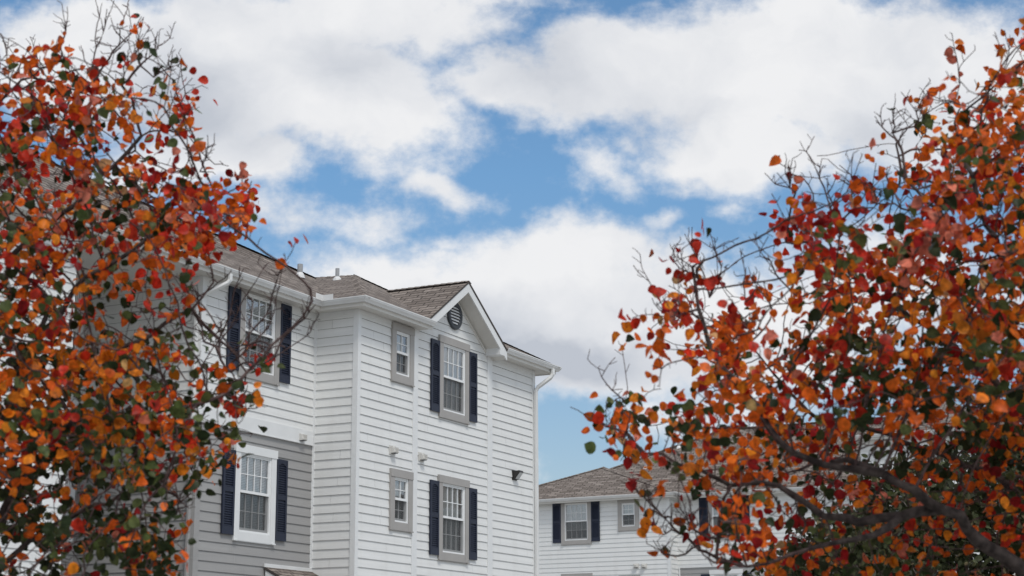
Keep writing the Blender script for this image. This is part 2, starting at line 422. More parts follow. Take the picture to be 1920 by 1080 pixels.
def square_pipe(name, parent, pts, wd=.09, dp=.07, mt='gutter'):
    """rectangular downspout through points (x,y,z); cross-section axes are kept in the building axes"""
    mb = MB(); loops = []
    for i, p in enumerate(pts):
        p = np.array(p, float); a = np.array(pts[max(i-1, 0)], float); b = np.array(pts[min(i+1, len(pts)-1)], float)
        t = (b - a) / np.linalg.norm(b - a); ax = np.array([1., 0, 0]); ax = ax - t * (ax @ t); ax /= np.linalg.norm(ax); ay = np.cross(t, ax)
        r = []
        for (i_, j_) in ((-1, -.7), (-.8, -1), (.8, -1), (1, -.7), (1, .7), (.8, 1), (-.8, 1), (-1, .7)):
            r.append(tuple(p + ax * wd / 2 * i_ + ay * dp / 2 * j_))
        loops.append(r)
    for a, b in zip(loops, loops[1:]): mb.prism(a, b)
    return mb.build(name, M[mt], parent)
def vent_pipe(parent, x, y, z, h=.24, r=.045):
    p = MB(); p.tube([(x, y, z - .1), (x, y, z + h)], r, 10); o = p.build('vent_pipe', M['steel'], parent)
    f = MB(); f.tube([(x, y, z - .05), (x, y, z + .03), (x, y, z + .08)], [.12, .095, r + .006], 10); f.build('flashing', M['gutter'], o); return o

# ================================================================== BUILDING A (near white apartment house)
O = np.array([-3.058, 33.855]); RZ = math.pi / 2 - YAW
A = empty('apartment_building', (O[0], O[1], 0), RZ)
tag(A, 'large white near house with a round gable vent and navy shutters', 'building')
ZS = 9.0
UR, UL, VL, VN = 7.82, -3.73, 1.0, 3.71
F1 = Wall((0, 0), (1, 0), (0, -1)); F2 = Wall((0, VL), (0, -1), (-1, 0)); LW = Wall((0, VL), (1, 0), (0, -1))
MW = Wall((UL, VN), (0, -1), (-1, 0)); NW = Wall((UL, VN), (1, 0), (0, -1)); RW = Wall((UR, 0), (0, 1), (1, 0))
GC = 3.88          # gable centre
gclip = lambda z: (0, UR) if z <= ZS + .02 else (GC - (10.08 - z) / .664, GC + (10.08 - z) / .664)
f1_big = [(GC, 7.445), (GC, 4.435), (GC, 1.43)]; f1_small = [(1.69, 7.92), (1.69, 4.91), (1.69, 1.9)]
ops = [opening(c, z) for c, z in f1_big] + [opening(c, z, 'small') for c, z in f1_small]
siding(A, F1, .0, 2.14, 0, ZS, ops, 'white_siding', phase=.085)
siding(A, F1, 2.34, 5.445, 0, 10.1, ops, 'white_siding', clip=gclip, phase=.06)
siding(A, F1, 5.67, UR, 0, ZS, [], 'white_siding', phase=.05)
siding(A, F2, 0, VL, 0, ZS, [], 'white_siding', phase=.085)
l_up, l_lo = (-1.955, 7.50), (-1.955, 4.46)
siding(A, LW, UL, 0, 6.34, ZS, [opening(*l_up)], 'white_siding', phase=.085)
siding(A, LW, UL, 0, 0, 6.34, [opening(*l_lo)], 'grey_siding', phase=.02)
siding(A, MW, 0, VN - VL, 6.34, ZS, [], 'white_siding', phase=.085)
siding(A, MW, 0, VN - VL, 0, 6.34, [], 'grey_siding', phase=.02)
siding(A, NW, -3.4, 0, 6.34, ZS, [opening(-.75, 7.45)], 'white_siding', phase=.085)
siding(A, NW, -3.4, 0, 0, 6.34, [opening(-.75, 4.435)], 'grey_siding', phase=.02)
siding(A, RW, 0, 5.2, 0, ZS, [], 'white_siding')
LB = Wall((UL - 3.4, VL), (1, 0), (0, -1)); LBs = Wall((UL - 3.4, VL), (0, 1), (1, 0))
siding(A, LB, -7, 0, 0, ZS, [opening(-3, 7.5), opening(-3, 4.46)], 'white_siding', phase=.085)
siding(A, LBs, 0, VN - VL, 0, ZS, [], 'white_siding', phase=.085)
back = MB(); back.poly([(-14.1, 6.0, 0), (UR, 5.2, 0), (UR, 5.2, ZS), (-14.1, 6.0, ZS)]); back.build('wall', M['white_siding'], A)
# trim boards
def board(name, boxes, m_, parent):
    t = MB(); [t.box(*q) for q in boxes]; return t.build(name, M[m_], parent)
zt_ = ZS - .004
board('corner_board', [(-.032, .085, -.032, .0, 0, zt_), (-.032, .0, .0, .085, 0, zt_)], 'white_trim', A)
board('corner_board', [(UR - .1, UR + .03, -.032, 0, 0, zt_), (UR, UR + .03, 0, .1, 0, zt_)], 'white_trim', A)
board('corner_board', [(-.03, .0, VL - .05, VL, 0, zt_), (-.05, -.03, VL - .028, VL, 0, zt_)], 'white_trim', A)
board('corner_board', [(UL - .03, UL + .09, VL - .032, VL, 6.6, zt_), (UL - .03, UL, VL, VL + .09, 6.6, zt_)], 'white_trim', A)
board('corner_board', [(UL - .032, UL + .12, VL - .034, VL, 0, 6.33), (UL - .032, UL, VL, VL + .10, 0, 6.33)], 'grey_siding', A)
board('belly_board', [(UL - .05, -.055, VL - .042, VL - .001, 6.335, 6.60), (UL - .05, UL, VL, VN, 6.335, 6.60), (UL - .06, -.052, VL - .055, VL - .001, 6.318, 6.336)], 'white_trim', A)
board('frieze_board', [(.085, 2.14, -.026, 0, ZS - .09, ZS - .003)], 'white_trim', A)
board('frieze_board', [(5.67, UR - .1, -.026, 0, ZS - .09, ZS - .003)], 'white_trim', A)
board('frieze_board', [(-.026, 0, .085, VL - .05, ZS - .09, ZS - .003)], 'white_trim', A)
board('frieze_board', [(UL + .09, -.05, VL - .026, VL, ZS - .09, ZS - .003)], 'white_trim', A)
board('trim_board', [(2.14, 2.34, -.032, .01, 0, ZS - .002)], 'white_trim', A)
board('trim_board', [(5.445, 5.67, -.032, .01, 0, ZS - .002)], 'white_trim', A)
# windows
big_window(A, F1, GC, 7.445, 'big_grey_a'); big_window(A, F1, GC, 4.435, 'big_grey_b'); big_window(A, F1, GC, 1.43, 'big_grey_c')
place(PROTO['small_a'], A, F1, 1.69, 7.92, USED); place(PROTO['small_a'], A, F1, 1.69, 4.91, USED); place(PROTO['small_a'], A, F1, 1.69, 1.9, USED)
big_window(A, LW, -1.955, 7.50, 'big_grey_c'); big_window(A, LW, -1.955, 4.46, 'big_white')
big_window(A, NW, -.75, 7.45, 'big_white', (False, False)); big_window(A, NW, -.75, 4.435, 'big_white', (False, False))
big_window(A, LB, -3, 7.5, 'big_grey_c'); big_window(A, LB, -3, 4.46, 'big_white')
exhaust(A, F1, 1.335, 6.34); exhaust(A, F1, 2.505, 6.335); exhaust(A, LW, -.475, 6.44)
# round gable vent
gv = empty('gable_vent', (GC + .01, 0, 9.60), 0, A); n = 40
ring = MB(); prof = [(.315, -.015), (.315, -.055), (.30, -.07), (.235, -.07), (.215, -.05), (.215, -.015)]
for k in range(n):
    for (r0, y0), (r1, y1) in zip(prof, prof[1:]):
        a0, a1 = 2 * math.pi * k / n, 2 * math.pi * (k + 1) / n
        ring.poly([(r0 * math.cos(a0), y0, r0 * math.sin(a0)), (r0 * math.cos(a1), y0, r0 * math.sin(a1)), (r1 * math.cos(a1), y1, r1 * math.sin(a1)), (r1 * math.cos(a0), y1, r1 * math.sin(a0))])
ring.build('vent_ring', M['vent_grey'], gv)
disc = MB(); disc.poly([(.216 * math.cos(2 * math.pi * k / n), -.021, .216 * math.sin(2 * math.pi * k / n)) for k in range(n)]); disc.build('vent_backing', M['bronze'], gv)
lv = MB()
for k in range(6):
    z0 = -.195 + k * .068; z1 = z0 + .050
    h0, h1 = [math.sqrt(max(.0001, .2145 ** 2 - z * z)) for z in (z0, z1)]
    lv.prism([(-h0, -.062, z0), (h0, -.062, z0), (h1, -.030, z1), (-h1, -.030, z1)], [(-h0, -.056, z0), (h0, -.056, z0), (h1, -.024, z1), (-h1, -.024, z1)])
lv.build('vent_louvre', M['white_trim'], gv)
# flood light on the right bay
fl = empty('wall_floodlight', (6.76, 0, 6.41), 0, A); fl.scale = (.85, .85, .85); b = MB()
b.prism([(-.09, -.02, -.12), (-.09, -.02, .09), (-.09, -.22, .11), (-.09, -.24, .07), (-.09, -.09, -.12)], [(.13, -.02, -.12), (.13, -.02, .09), (.13, -.22, .11), (.13, -.24, .07), (.13, -.09, -.12)])
b.box(-.11, .15, -.03, -.003, -.14, .12); b.build('lamp_housing', M['bronze'], fl)
b = MB(); b.poly([(-.075, -.2335, .055), (.115, -.2335, .055), (.115, -.1015, -.108), (-.075, -.1015, -.108)]); b.build('lamp_lens', M['lens'], fl)
# eaves, gutters
OV = .33
eave(A, [(-14.2, VL - OV), (-OV, VL - OV), (-OV, -OV), (2.40, -OV)], ZS, OV + .02)
eave(A, [(5.70, -OV), (UR + .55, -OV), (UR + .55, 5.6)], ZS, .60)
s_ = MB(); s_.poly([(UL - 3.45, VL - .02, ZS - .002), (UL, VL - .02, ZS - .002), (UL, VN, ZS - .002), (UL - 3.45, VN, ZS - .002)]); s_.build('soffit', M['soffit'], A)
# roofs
zE = ZS + .15; E_ = .37
Pk = (3.48, 2.3, 10.67); Vt = (3.55, 3.4, 10.75)
c0, c1 = (-E_, -E_, zE), (UR + .59, -E_, zE)
rl = (-14.2, 3.5, 11.5)
ra = roof('roof', [
    [(-14.2, VL - E_, zE), (-E_, VL - E_, zE), Vt, rl],
    [(-E_, VL - E_, zE), c0, Pk, Vt],
    [c0, (GC - 1.74, -E_, zE), (GC, 1.66, zE + .569 * (1.66 + E_)), Pk],
    [(GC + 1.74, -E_, zE), c1, Pk, (GC, 1.66, zE + .569 * (1.66 + E_))],
    [c1, (UR + .59, 5.4, zE), Pk],
    [Pk, (UR + .59, 5.4, zE), (4.2, 6.2, zE), Vt],
    [Vt, (4.2, 6.2, zE), (-14.2, 6.4, zE), rl]], A)
def ridge_cap(parent, a, b, w=.13):
    a, b = np.array(a), np.array(b); t = (b - a) / np.linalg.norm(b - a); sd = np.cross(t, (0, 0, 1)); sd /= np.linalg.norm(sd)
    n_ = int(np.linalg.norm(b - a) / .16); mb = MB()
    for k in range(n_):
        p, q = a + (b - a) * k / n_, a + (b - a) * (k + 1.15) / n_; up = np.array([0, 0, .022]); lift = np.array([0, 0, .012])
        for s in (1, -1):
            mb.poly([p + up * .6, q + up * .6 + lift, q + sd * w * s + np.array([0, 0, -.04]) + lift, p + sd * w * s + np.array([0, 0, -.04])])
    o = mb.build('ridge_cap', M['shingle'], parent); slope_uv(o); return o
ridge_cap(ra, c0, Pk); ridge_cap(ra, c1, Pk); ridge_cap(ra, Vt, rl, .1); ridge_cap(ra, Pk, Vt, .1)
vent_pipe(ra, 2.05, 2.80, 10.41, .27, .06); vent_pipe(ra, 3.0, 2.45, 10.48, .27)
# gable roof
zt, gs, hwid, vf, vb = 10.33, .664, 1.84, -.40, 1.95
gl = [(GC, vf, zt), (GC - hwid, vf, zt - gs * hwid), (GC - hwid, -.2, zt - gs * hwid), (GC, vb, zt)]
gr = [(GC, vf, zt), (GC, vb, zt), (GC + hwid, -.2, zt - gs * hwid), (GC + hwid, vf, zt - gs * hwid)]
gro = roof('gable_roof', [gl, gr], A, .045)
ck = 1 / math.cos(math.atan(gs))
rk = MB()
zb = lambda x, d: zt - gs * abs(x - GC) - d
xm, xe = GC, GC + hwid - .01
def rake(loop): rk.prism([(x, vf + .012, z) for x, z in loop], [(x, vf + .04, z) for x, z in loop])
rake([(xm, zb(xm, .056)), (xe, zb(xe, .056)), (xe, zb(xe, .056 + .16 * ck)), (xm, zb(xm, .056 + .16 * ck))])
xt, xb_ = GC - (zt - .056 - 9.10) / gs, GC - (zt - .056 - .16 * ck - 9.10) / gs
rake([(xm, zb(xm, .056)), (xt, 9.10), (xb_, 9.10), (xm, zb(xm, .056 + .16 * ck))])
rk.build('rake_board', M['white_trim'], gro)
rs = MB()
for sgn in (-1, 1):
    wd_ = hwid - .02 if sgn > 0 else 1.52
    xe = GC + sgn * wd_
    rs.poly([(GC, vf + .041, zt - .235), (xe, vf + .041, zt - .235 - gs * wd_), (xe, -.0, zt - .235 - gs * wd_), (GC, -.0, zt - .235)])
rs.build('soffit', M['soffit'], gro)
fz = MB()
for sgn in (-1, 1):
    x0, x1 = GC, GC + sgn * 1.52; zz = lambda x: 10.075 - gs * abs(x - GC)
    fz.prism([(x0, -.03, zz(x0)), (x1, -.03, zz(x1)), (x1, -.03, zz(x1) - .075), (x0, -.03, zz(x0) - .075)], [(x0, 0, zz(x0)), (x1, 0, zz(x1)), (x1, 0, zz(x1) - .075), (x0, 0, zz(x0) - .075)])
fz.build('frieze_board', M['soffit'], gro)
bx = MB(); bx.box(5.37, GC + hwid - .012, vf + .013, -.005, 8.955, 9.085); bx.prism([(5.37, vf + .015, 9.084), (GC + hwid - .012, vf + .015, 9.084), (5.37, vf + .015, 9.11)], [(5.37, -.01, 9.084), (GC + hwid - .012, -.01, 9.084), (5.37, -.01, 9.11)])
bx.build('eave_return', M['white_trim'], gro)
ridge_cap(gro, (GC, vf, zt), (GC, vb, zt), .12)
# splash guard where the two gutters meet
sg = MB(); sg.box(-OV - .36, -OV - .11, VL - OV - .125, VL - OV - .117, ZS + .13, ZS + .25); sg.box(-OV - .119, -OV - .111, VL - OV - .36, VL - OV - .12, ZS + .13, ZS + .25)
sg.build('splash_guard', M['gutter'], A)
square_pipe('downspout', A, [(8.08, -.39, 9.06), (8.08, -.39, 8.93), (8.04, -.35, 8.84), (7.84, -.11, 8.60), (7.80, -.075, 8.50), (7.80, -.075, .2)], .10, .07)
square_pipe('downspout', A, [(UL + .30, VL - .39, 9.06), (UL + .30, VL - .39, 8.94), (UL + .26, VL - .36, 8.88), (UL - .02, VL - .10, 8.66), (UL - .07, VL + .02, 8.56), (UL - .07, VL + .06, 8.46), (UL - .07, VL + .06, 6.36)], .08, .06)
square_pipe('downspout', A, [(UL - .07, VL + .06, 6.355), (UL - .07, VL + .06, .2)], .08, .06, 'grey_siding')
# little shed roof over the entry, on the grey wall
pr = roof('porch_roof', [[(-1.6, VL - .06, 3.86), (-.02, VL - .06, 3.86), (-.02, VL - 1.15, 3.30), (-1.6, VL - 1.15, 3.30)]], A, .05)
pt = MB(); pt.prism([(-1.59, VL - .06, 3.80), (-1.59, VL - 1.13, 3.24), (-1.59, VL - 1.13, 3.12), (-1.59, VL - .06, 3.68)], [(-1.55, VL - .06, 3.80), (-1.55, VL - 1.13, 3.24), (-1.55, VL - 1.13, 3.12), (-1.55, VL - .06, 3.68)])
pt.box(-1.55, -.04, VL - 1.13, VL - 1.10, 3.10, 3.23); pt.build('fascia', M['white_trim'], pr)
pf = MB(); pf.box(-1.6, -.02, VL - .058, VL - .026, 3.862, 3.93); pf.build('flashing', M['gutter'], pr)

# ================================================================== BUILDING B (white house behind, between wall and right tree)
uB, vB = 33.94, 7.15
def bpt(u_, v_, z=0): q = O + u_ * np.array([math.sin(YAW), math.cos(YAW)]) + v_ * np.array([-math.cos(YAW), math.sin(YAW)]); return (q[0], q[1], z)
B = empty('apartment_building', bpt(uB, vB, -.16), RZ)
tag(B, 'far white house with low brown hip roofs, just right of the near house', 'building')
zb2 = 9.0
BF = Wall((0, 0), (0, -1), (-1, 0)); BN = Wall((.81, 0), (0, -1), (-1, 0)); BR = Wall((0, 0), (1, 0), (0, -1))
# s runs to -y, so the bay has s from -7.8 to 0 and the set-back facade s > 0
bw, bs = -(11.082 - 7.15), -(8.84 - 7.15)
b_ops = [opening(bw, 7.52), opening(bw, 4.61), opening(bs, 7.96, 'small'), opening(bs, 5.03, 'small')]
siding(B, BF, -8.0, 0, 0, zb2, b_ops, 'white_siding', lap=.022)
siding(B, BR, 0, .81, 0, zb2, [], 'white_siding', lap=.022)
bn = 1.96
siding(B, BN, 0, 12, 6.36, zb2, [opening(bn, 7.53)], 'white_siding', lap=.022)
siding(B, BN, 0, 12, 0, 6.36, [opening(bn, 4.61)], 'grey_siding', lap=.022)
t = MB(); t.box(-.03, 0, 0, .1, 0, zb2 - .01); t.box(-.03, .09, -.03, 0, 0, zb2 - .01); t.build('corner_board', M['white_trim'], B)
t = MB(); t.box(.77, .80, -12, -.001, 6.34, 6.44); t.box(.765, .80, -.09, -.03, 0, 6.34); t.build('belly_board', M['white_trim'], B)
big_window(B, BF, bw, 7.52, 'big_grey_d'); big_window(B, BF, bw, 4.61, 'big_grey_d')
place(PROTO['small_b'], B, BF, bs, 7.96, USED); place(PROTO['small_b'], B, BF, bs, 5.03, USED)
big_window(B, BN, bn, 7.53, 'big_grey_d'); big_window(B, BN, bn, 4.61, 'big_white')
exhaust(B, BF, -1.40, 6.43); exhaust(B, BF, -1.07, 6.42)
eave(B, [(.3, 8.36), (-OV, 8.36), (-OV, -.36), (.81 - OV, -.36), (.81 - OV, -12)], zb2, OV + .02)
z0 = zb2 + .15
bp = (2.3, 3.75, 10.64)
rb = roof('roof', [
    [(-.37, 8.4, z0), (-.37, -.40, z0), bp],
    [(-.37, -.40, z0), (6, -.40, z0), bp],
    [(6, 8.4, z0), (-.37, 8.4, z0), bp],
    [(.44, 7.1, z0 - .01), (6.0, -.1, 12.40), (6.0, -12, 12.40), (.44, -12, z0 - .01)],
    [(.44, 7.1, z0 - .01), (11.6, 7.1, z0 - .01), (6.0, -.1, 12.40)],
    [(11.6, 7.1, z0 - .01), (11.6, -12, z0 - .01), (6.0, -12, 12.40), (6.0, -.1, 12.40)]], B)
ridge_cap(rb, (-.37, -.40, z0), bp); ridge_cap(rb, (-.37, 8.4, z0), bp); ridge_cap(rb, (.44, 7.1, z0), (6, -.1, 12.42)); ridge_cap(rb, (6, -.1, 12.42), (6, -12, 12.42))
t = MB(); t.poly([(.85, -12, 0), (11.2, -12, 0), (11.2, -12, 9), (6.0, -12, 12.2), (.85, -12, 9)]); t.build('wall', M['white_siding'], B)
PIPES_B = [(2.9, 2.15, 10.55, .30), (2.2, -.25, 10.12, .26), (4.6, 1.35, 11.55, .30), (3.9, -3.6, 11.1, .3)]
for x, y, z, h in PIPES_B: vent_pipe(rb, x, y, z, h, .06)

# ================================================================== BUILDING C (taller wing seen through the right tree)
Cb = empty('apartment_building', bpt(uB - 1.2, -.8, 0), RZ)
tag(Cb, 'white house with a higher eave glimpsed through the right autumn tree', 'building')
zc = 10.35
CF = Wall((0, 0), (0, -1), (-1, 0)); CL = Wall((0, 0), (1, 0), (0, -1))
siding(Cb, CF, 0, 4.9, 0, zc, [opening(1.55, 7.4), opening(1.55, 4.4)], 'white_siding', lap=.022)
CS = Wall((0, 0), (-1, 0), (0, 1)); siding(Cb, CS, -8, 0, 0, zc, [], 'white_siding', lap=.022)
CE = Wall((0, -4.9), (1, 0), (0, -1)); siding(Cb, CE, 0, 8, 0, zc, [], 'white_siding', lap=.022)
siding(Cb, Wall((.9, -4.9), (0, -1), (-1, 0)), 0, 14, 0, 8.6, [], 'white_siding', lap=.022)
big_window(Cb, CF, 1.55, 7.4, 'big_grey_d', (False, False)); big_window(Cb, CF, 1.55, 4.4, 'big_grey_d', (False, False))
eave(Cb, [(8, .35), (-OV, .35), (-OV, -5.2), (8, -5.2)], zc, OV + .02)
eave(Cb, [(.9 - OV, -5.0), (.9 - OV, -19)], 8.6, OV + .02)
roof('roof', [[(-.4, .4, zc + .15), (-.4, -5.25, zc + .15), (3.4, -2.4, 12.2)], [(-.4, -5.25, zc + .15), (8, -5.25, zc + .15), (8, -2.4, 12.2), (3.4, -2.4, 12.2)],
    [(8, .4, zc + .15), (-.4, .4, zc + .15), (3.4, -2.4, 12.2), (8, -2.4, 12.2)]], Cb)
roof('roof', [[(.5, -5.0, 8.75), (.5, -19, 8.75), (6, -19, 11.7), (6, -5.0, 11.7)]], Cb)

# ================================================================== TREES
LEAF_T = np.array([0, .10, .34, .62, .84, 1.0])
LEAF_W = np.array([.03, .33, .52, .46, .24, .0])
def leaf_geometry(P, D, Nn, Ln, Wd, fold, curl):
    """vectorised leaves: positions, tip directions, normals -> verts (n,k,3), faces template"""
    n = len(P); S = np.cross(D, Nn); S /= np.linalg.norm(S, axis=1)[:, None] + 1e-9; Nn = np.cross(S, D)
    vs = []
    for t, w in zip(LEAF_T, LEAF_W):
        c = P + D * (Ln * t)[:, None] - Nn * (curl * Ln * t * t)[:, None]
        if w == 0: vs += [c]; continue
        for s in (-1, 0, 1):
            vs.append(c + S * (s * w * Wd)[:, None] + Nn * (abs(s) * fold * w * Wd)[:, None])
    V = np.stack(vs, 1); faces = []
    for k in range(len(LEAF_T) - 2):
        b_ = k * 3; faces += [(b_, b_+1, b_+4, b_+3), (b_+1, b_+2, b_+5, b_+4)]
    b_ = (len(LEAF_T) - 2) * 3; tip = b_ + 3; faces += [(b_, b_+1, tip), (b_+1, b_+2, tip)]
    return V, faces
def build_leaves(name, V, ftemp, colours, material, parent):
    n, k, _ = V.shape
    faces = [tuple(i * k + j for j in f) for i in range(n) for f in ftemp]
    me = bpy.data.meshes.new(name); me.from_pydata(V.reshape(-1, 3).tolist(), [], faces)
    ca = me.color_attributes.new('leaf_colour', 'FLOAT_COLOR', 'POINT')
    rgba = np.concatenate([np.repeat(colours, k, 0), np.ones((n * k, 1))], 1).astype(np.float32)
    ca.data.foreach_set('color', rgba.ravel())
    me.materials.append(material); me.polygons.foreach_set('use_smooth', [True] * len(me.polygons)); me.update()
    o = bpy.data.objects.new(name, me); COL.objects.link(o); o.parent = parent; return o
def grow(nodes, parents, attr, step, infl, kill, iters=160, up=.12, jit=.25):
    nodes = [np.array(p, float) for p in nodes]; parents = list(parents); nch = {}
    X = np.array(nodes); d2 = ((attr[:, None] - X[None]) ** 2).sum(2); near = d2.argmin(1); dist = np.sqrt(d2.min(1))
    alive = np.ones(len(attr), bool); reach = np.full(len(attr), -1); made = set()
    for it in range(iters):
        act = alive & (dist < infl)
        if not act.any():
            if not alive.any(): break
            k = np.where(alive)[0]; act = np.zeros_like(alive); act[k[dist[k].argsort()[:40]]] = True
        idx = np.where(act)[0]; dirs = {}
        for i in idx:
            v = attr[i] - nodes[near[i]]; v = v / (np.linalg.norm(v) + 1e-9)
            dirs[near[i]] = dirs.get(near[i], 0) + v
        new = []
        for k, v in dirs.items():
            if nch.get(k, 0) >= 4: 
                continue
            v = v / (np.linalg.norm(v) + 1e-9) + np.array([0, 0, up]) + RNG.normal(0, jit, 3); v /= np.linalg.norm(v)
            p = nodes[k] + v * step; nch[k] = nch.get(k, 0) + 1; new.append(len(nodes)); nodes.append(p); parents.append(k)
        if not new:
            # blocked: drop the attractors that sit on saturated nodes
            alive[idx] = False; continue
        Xn = np.array([nodes[i] for i in new])
        al = np.where(alive)[0]; dd = np.sqrt(((attr[al][:, None] - Xn[None]) ** 2).sum(2)); j = dd.argmin(1); mn = dd[np.arange(len(al)), j]
        better = mn < dist[al]; dist[al[better]] = mn[better]; near[al[better]] = np.array(new)[j[better]]
        hit = alive & (dist < kill); reach[hit] = near[hit]; alive &= ~hit
    return np.array(nodes), np.array(parents), reach
def px_poly_nodes(polys):
    """each poly: list of (px, py, dist); first point of later polys joins the nearest existing node"""
    nodes, par, srad = [], [], []
    for pl in polys:
        r0, r1 = pl[0]; pl = pl[1:]
        pts = [at(*p) for p in pl]; fine = [pts[0]]
        for a, b in zip(pts, pts[1:]):
            n = max(1, int(np.linalg.norm(b - a) / .07))
            for k in range(1, n + 1): fine.append(a + (b - a) * k / n + (RNG.normal(0, .011, 3) if k < n else 0))
        if not nodes: last = -1
        else:
            X = np.array(nodes); last = int(((X - fine[0]) ** 2).sum(1).argmin()); fine = fine[1:]
        for k, q in enumerate(fine): nodes.append(q); par.append(last); last = len(nodes) - 1; srad.append(RNG.uniform(.88, 1.14) * r0 * (r1 / r0) ** (k / max(1, len(fine) - 1)))
    return nodes, par, srad
def wood(tree, nodes, par, rtip, mats, expo=2.75, spur=.5, split=.010, base_r=None, ext=0.0, trunk_names=('trunk', 'twigwork'), minrad=None):
    n = len(nodes); kids = [[] for _ in range(n)]
    for i, p in enumerate(par):
        if p >= 0: kids[p].append(i)
    acc = np.zeros(n)
    for i in range(n - 1, -1, -1):
        acc[i] = max(acc[i], rtip ** expo)
        if par[i] >= 0: acc[par[i]] += acc[i]
    rad = acc ** (1 / expo)
    for k_, r_ in (minrad or {}).items(): rad[k_] = max(rad[k_], r_)
    # smooth the zigzag a little
    for _ in range(1):
        X = nodes.copy()
        for i in range(n):
            if par[i] >= 0 and len(kids[i]) == 1: X[i] = .5 * nodes[i] + .25 * (nodes[par[i]] + nodes[kids[i][0]])
        nodes = X
    big, small = MB(), MB()
    starts = [(i, None) for i in range(n) if par[i] < 0]
    stack = starts[:]; tips = []
    while stack:
        i, frm = stack.pop(); chain = [i] if frm is None else [frm, i]
        while kids[chain[-1]]:
            ks = sorted(kids[chain[-1]], key=lambda q: -rad[q]); 
            for q in ks[1:]: stack.append((q, chain[-1]))
            chain.append(ks[0])
        tips.append((chain[-1], chain[-2] if len(chain) > 1 else chain[-1]))
        r = [rad[q] for q in chain]
        if frm is not None: r[0] = min(r[0], r[1] * 1.15)
        k = 0
        while k < len(chain) and r[k] > split: k += 1
        if k >= 2: big.tube([nodes[q] for q in chain[:k + 1]], r[:k + 1], 8 if r[0] > .02 else 6, cap=True)
        s0 = max(k - 1, 0) if k >= 2 else 0
        if len(chain) - s0 >= 2: small.tube([nodes[q] for q in chain[s0:]], [max(x, rtip) for x in r[s0:]], 5, cap=False)
    # spurs along thin wood
    thin = [i for i in range(n) if rad[i] < split * .8 and par[i] >= 0]
    for i in thin:
        if RNG.random() < spur:
            t_ = nodes[i] - nodes[par[i]]; t_ /= np.linalg.norm(t_) + 1e-9
            v = RNG.normal(0, 1, 3); v -= t_ * (v @ t_); v = v / (np.linalg.norm(v) + 1e-9) + t_ * .5 + np.array([0, 0, .2])
            ln = RNG.uniform(.015, .045); small.tube([nodes[i], nodes[i] + v * ln * .6, nodes[i] + v * ln + RNG.normal(0, .005, 3)], [rtip * 1.1, rtip * .95, rtip * .8], 3, cap=False)
    b_ = big.build(trunk_names[0], M[mats[0]], tree, smooth=True)
    s_ = small.build(trunk_names[1], M[mats[1]], b_, smooth=True)
    return rad, kids, nodes

CRIMSON, RED, ORANGE, AMBER, GREEN, DKGREEN, PINK, TAN = [np.array(c) for c in (
    (.28, .011, .011), (.53, .034, .015), (.70, .125, .012), (.74, .21, .016), (.090, .115, .036), (.028, .040, .014), (.66, .19, .12), (.62, .36, .15))]
def pick(w):
    pal = (CRIMSON, RED, ORANGE, AMBER, GREEN, DKGREEN, PINK, TAN); w = np.array(w, float); w /= w.sum()
    c = pal[RNG.choice(len(pal), p=w)]
    return np.clip(c * RNG.uniform(.75, 1.2) * RNG.uniform(.92, 1.08, 3), .004, .9)

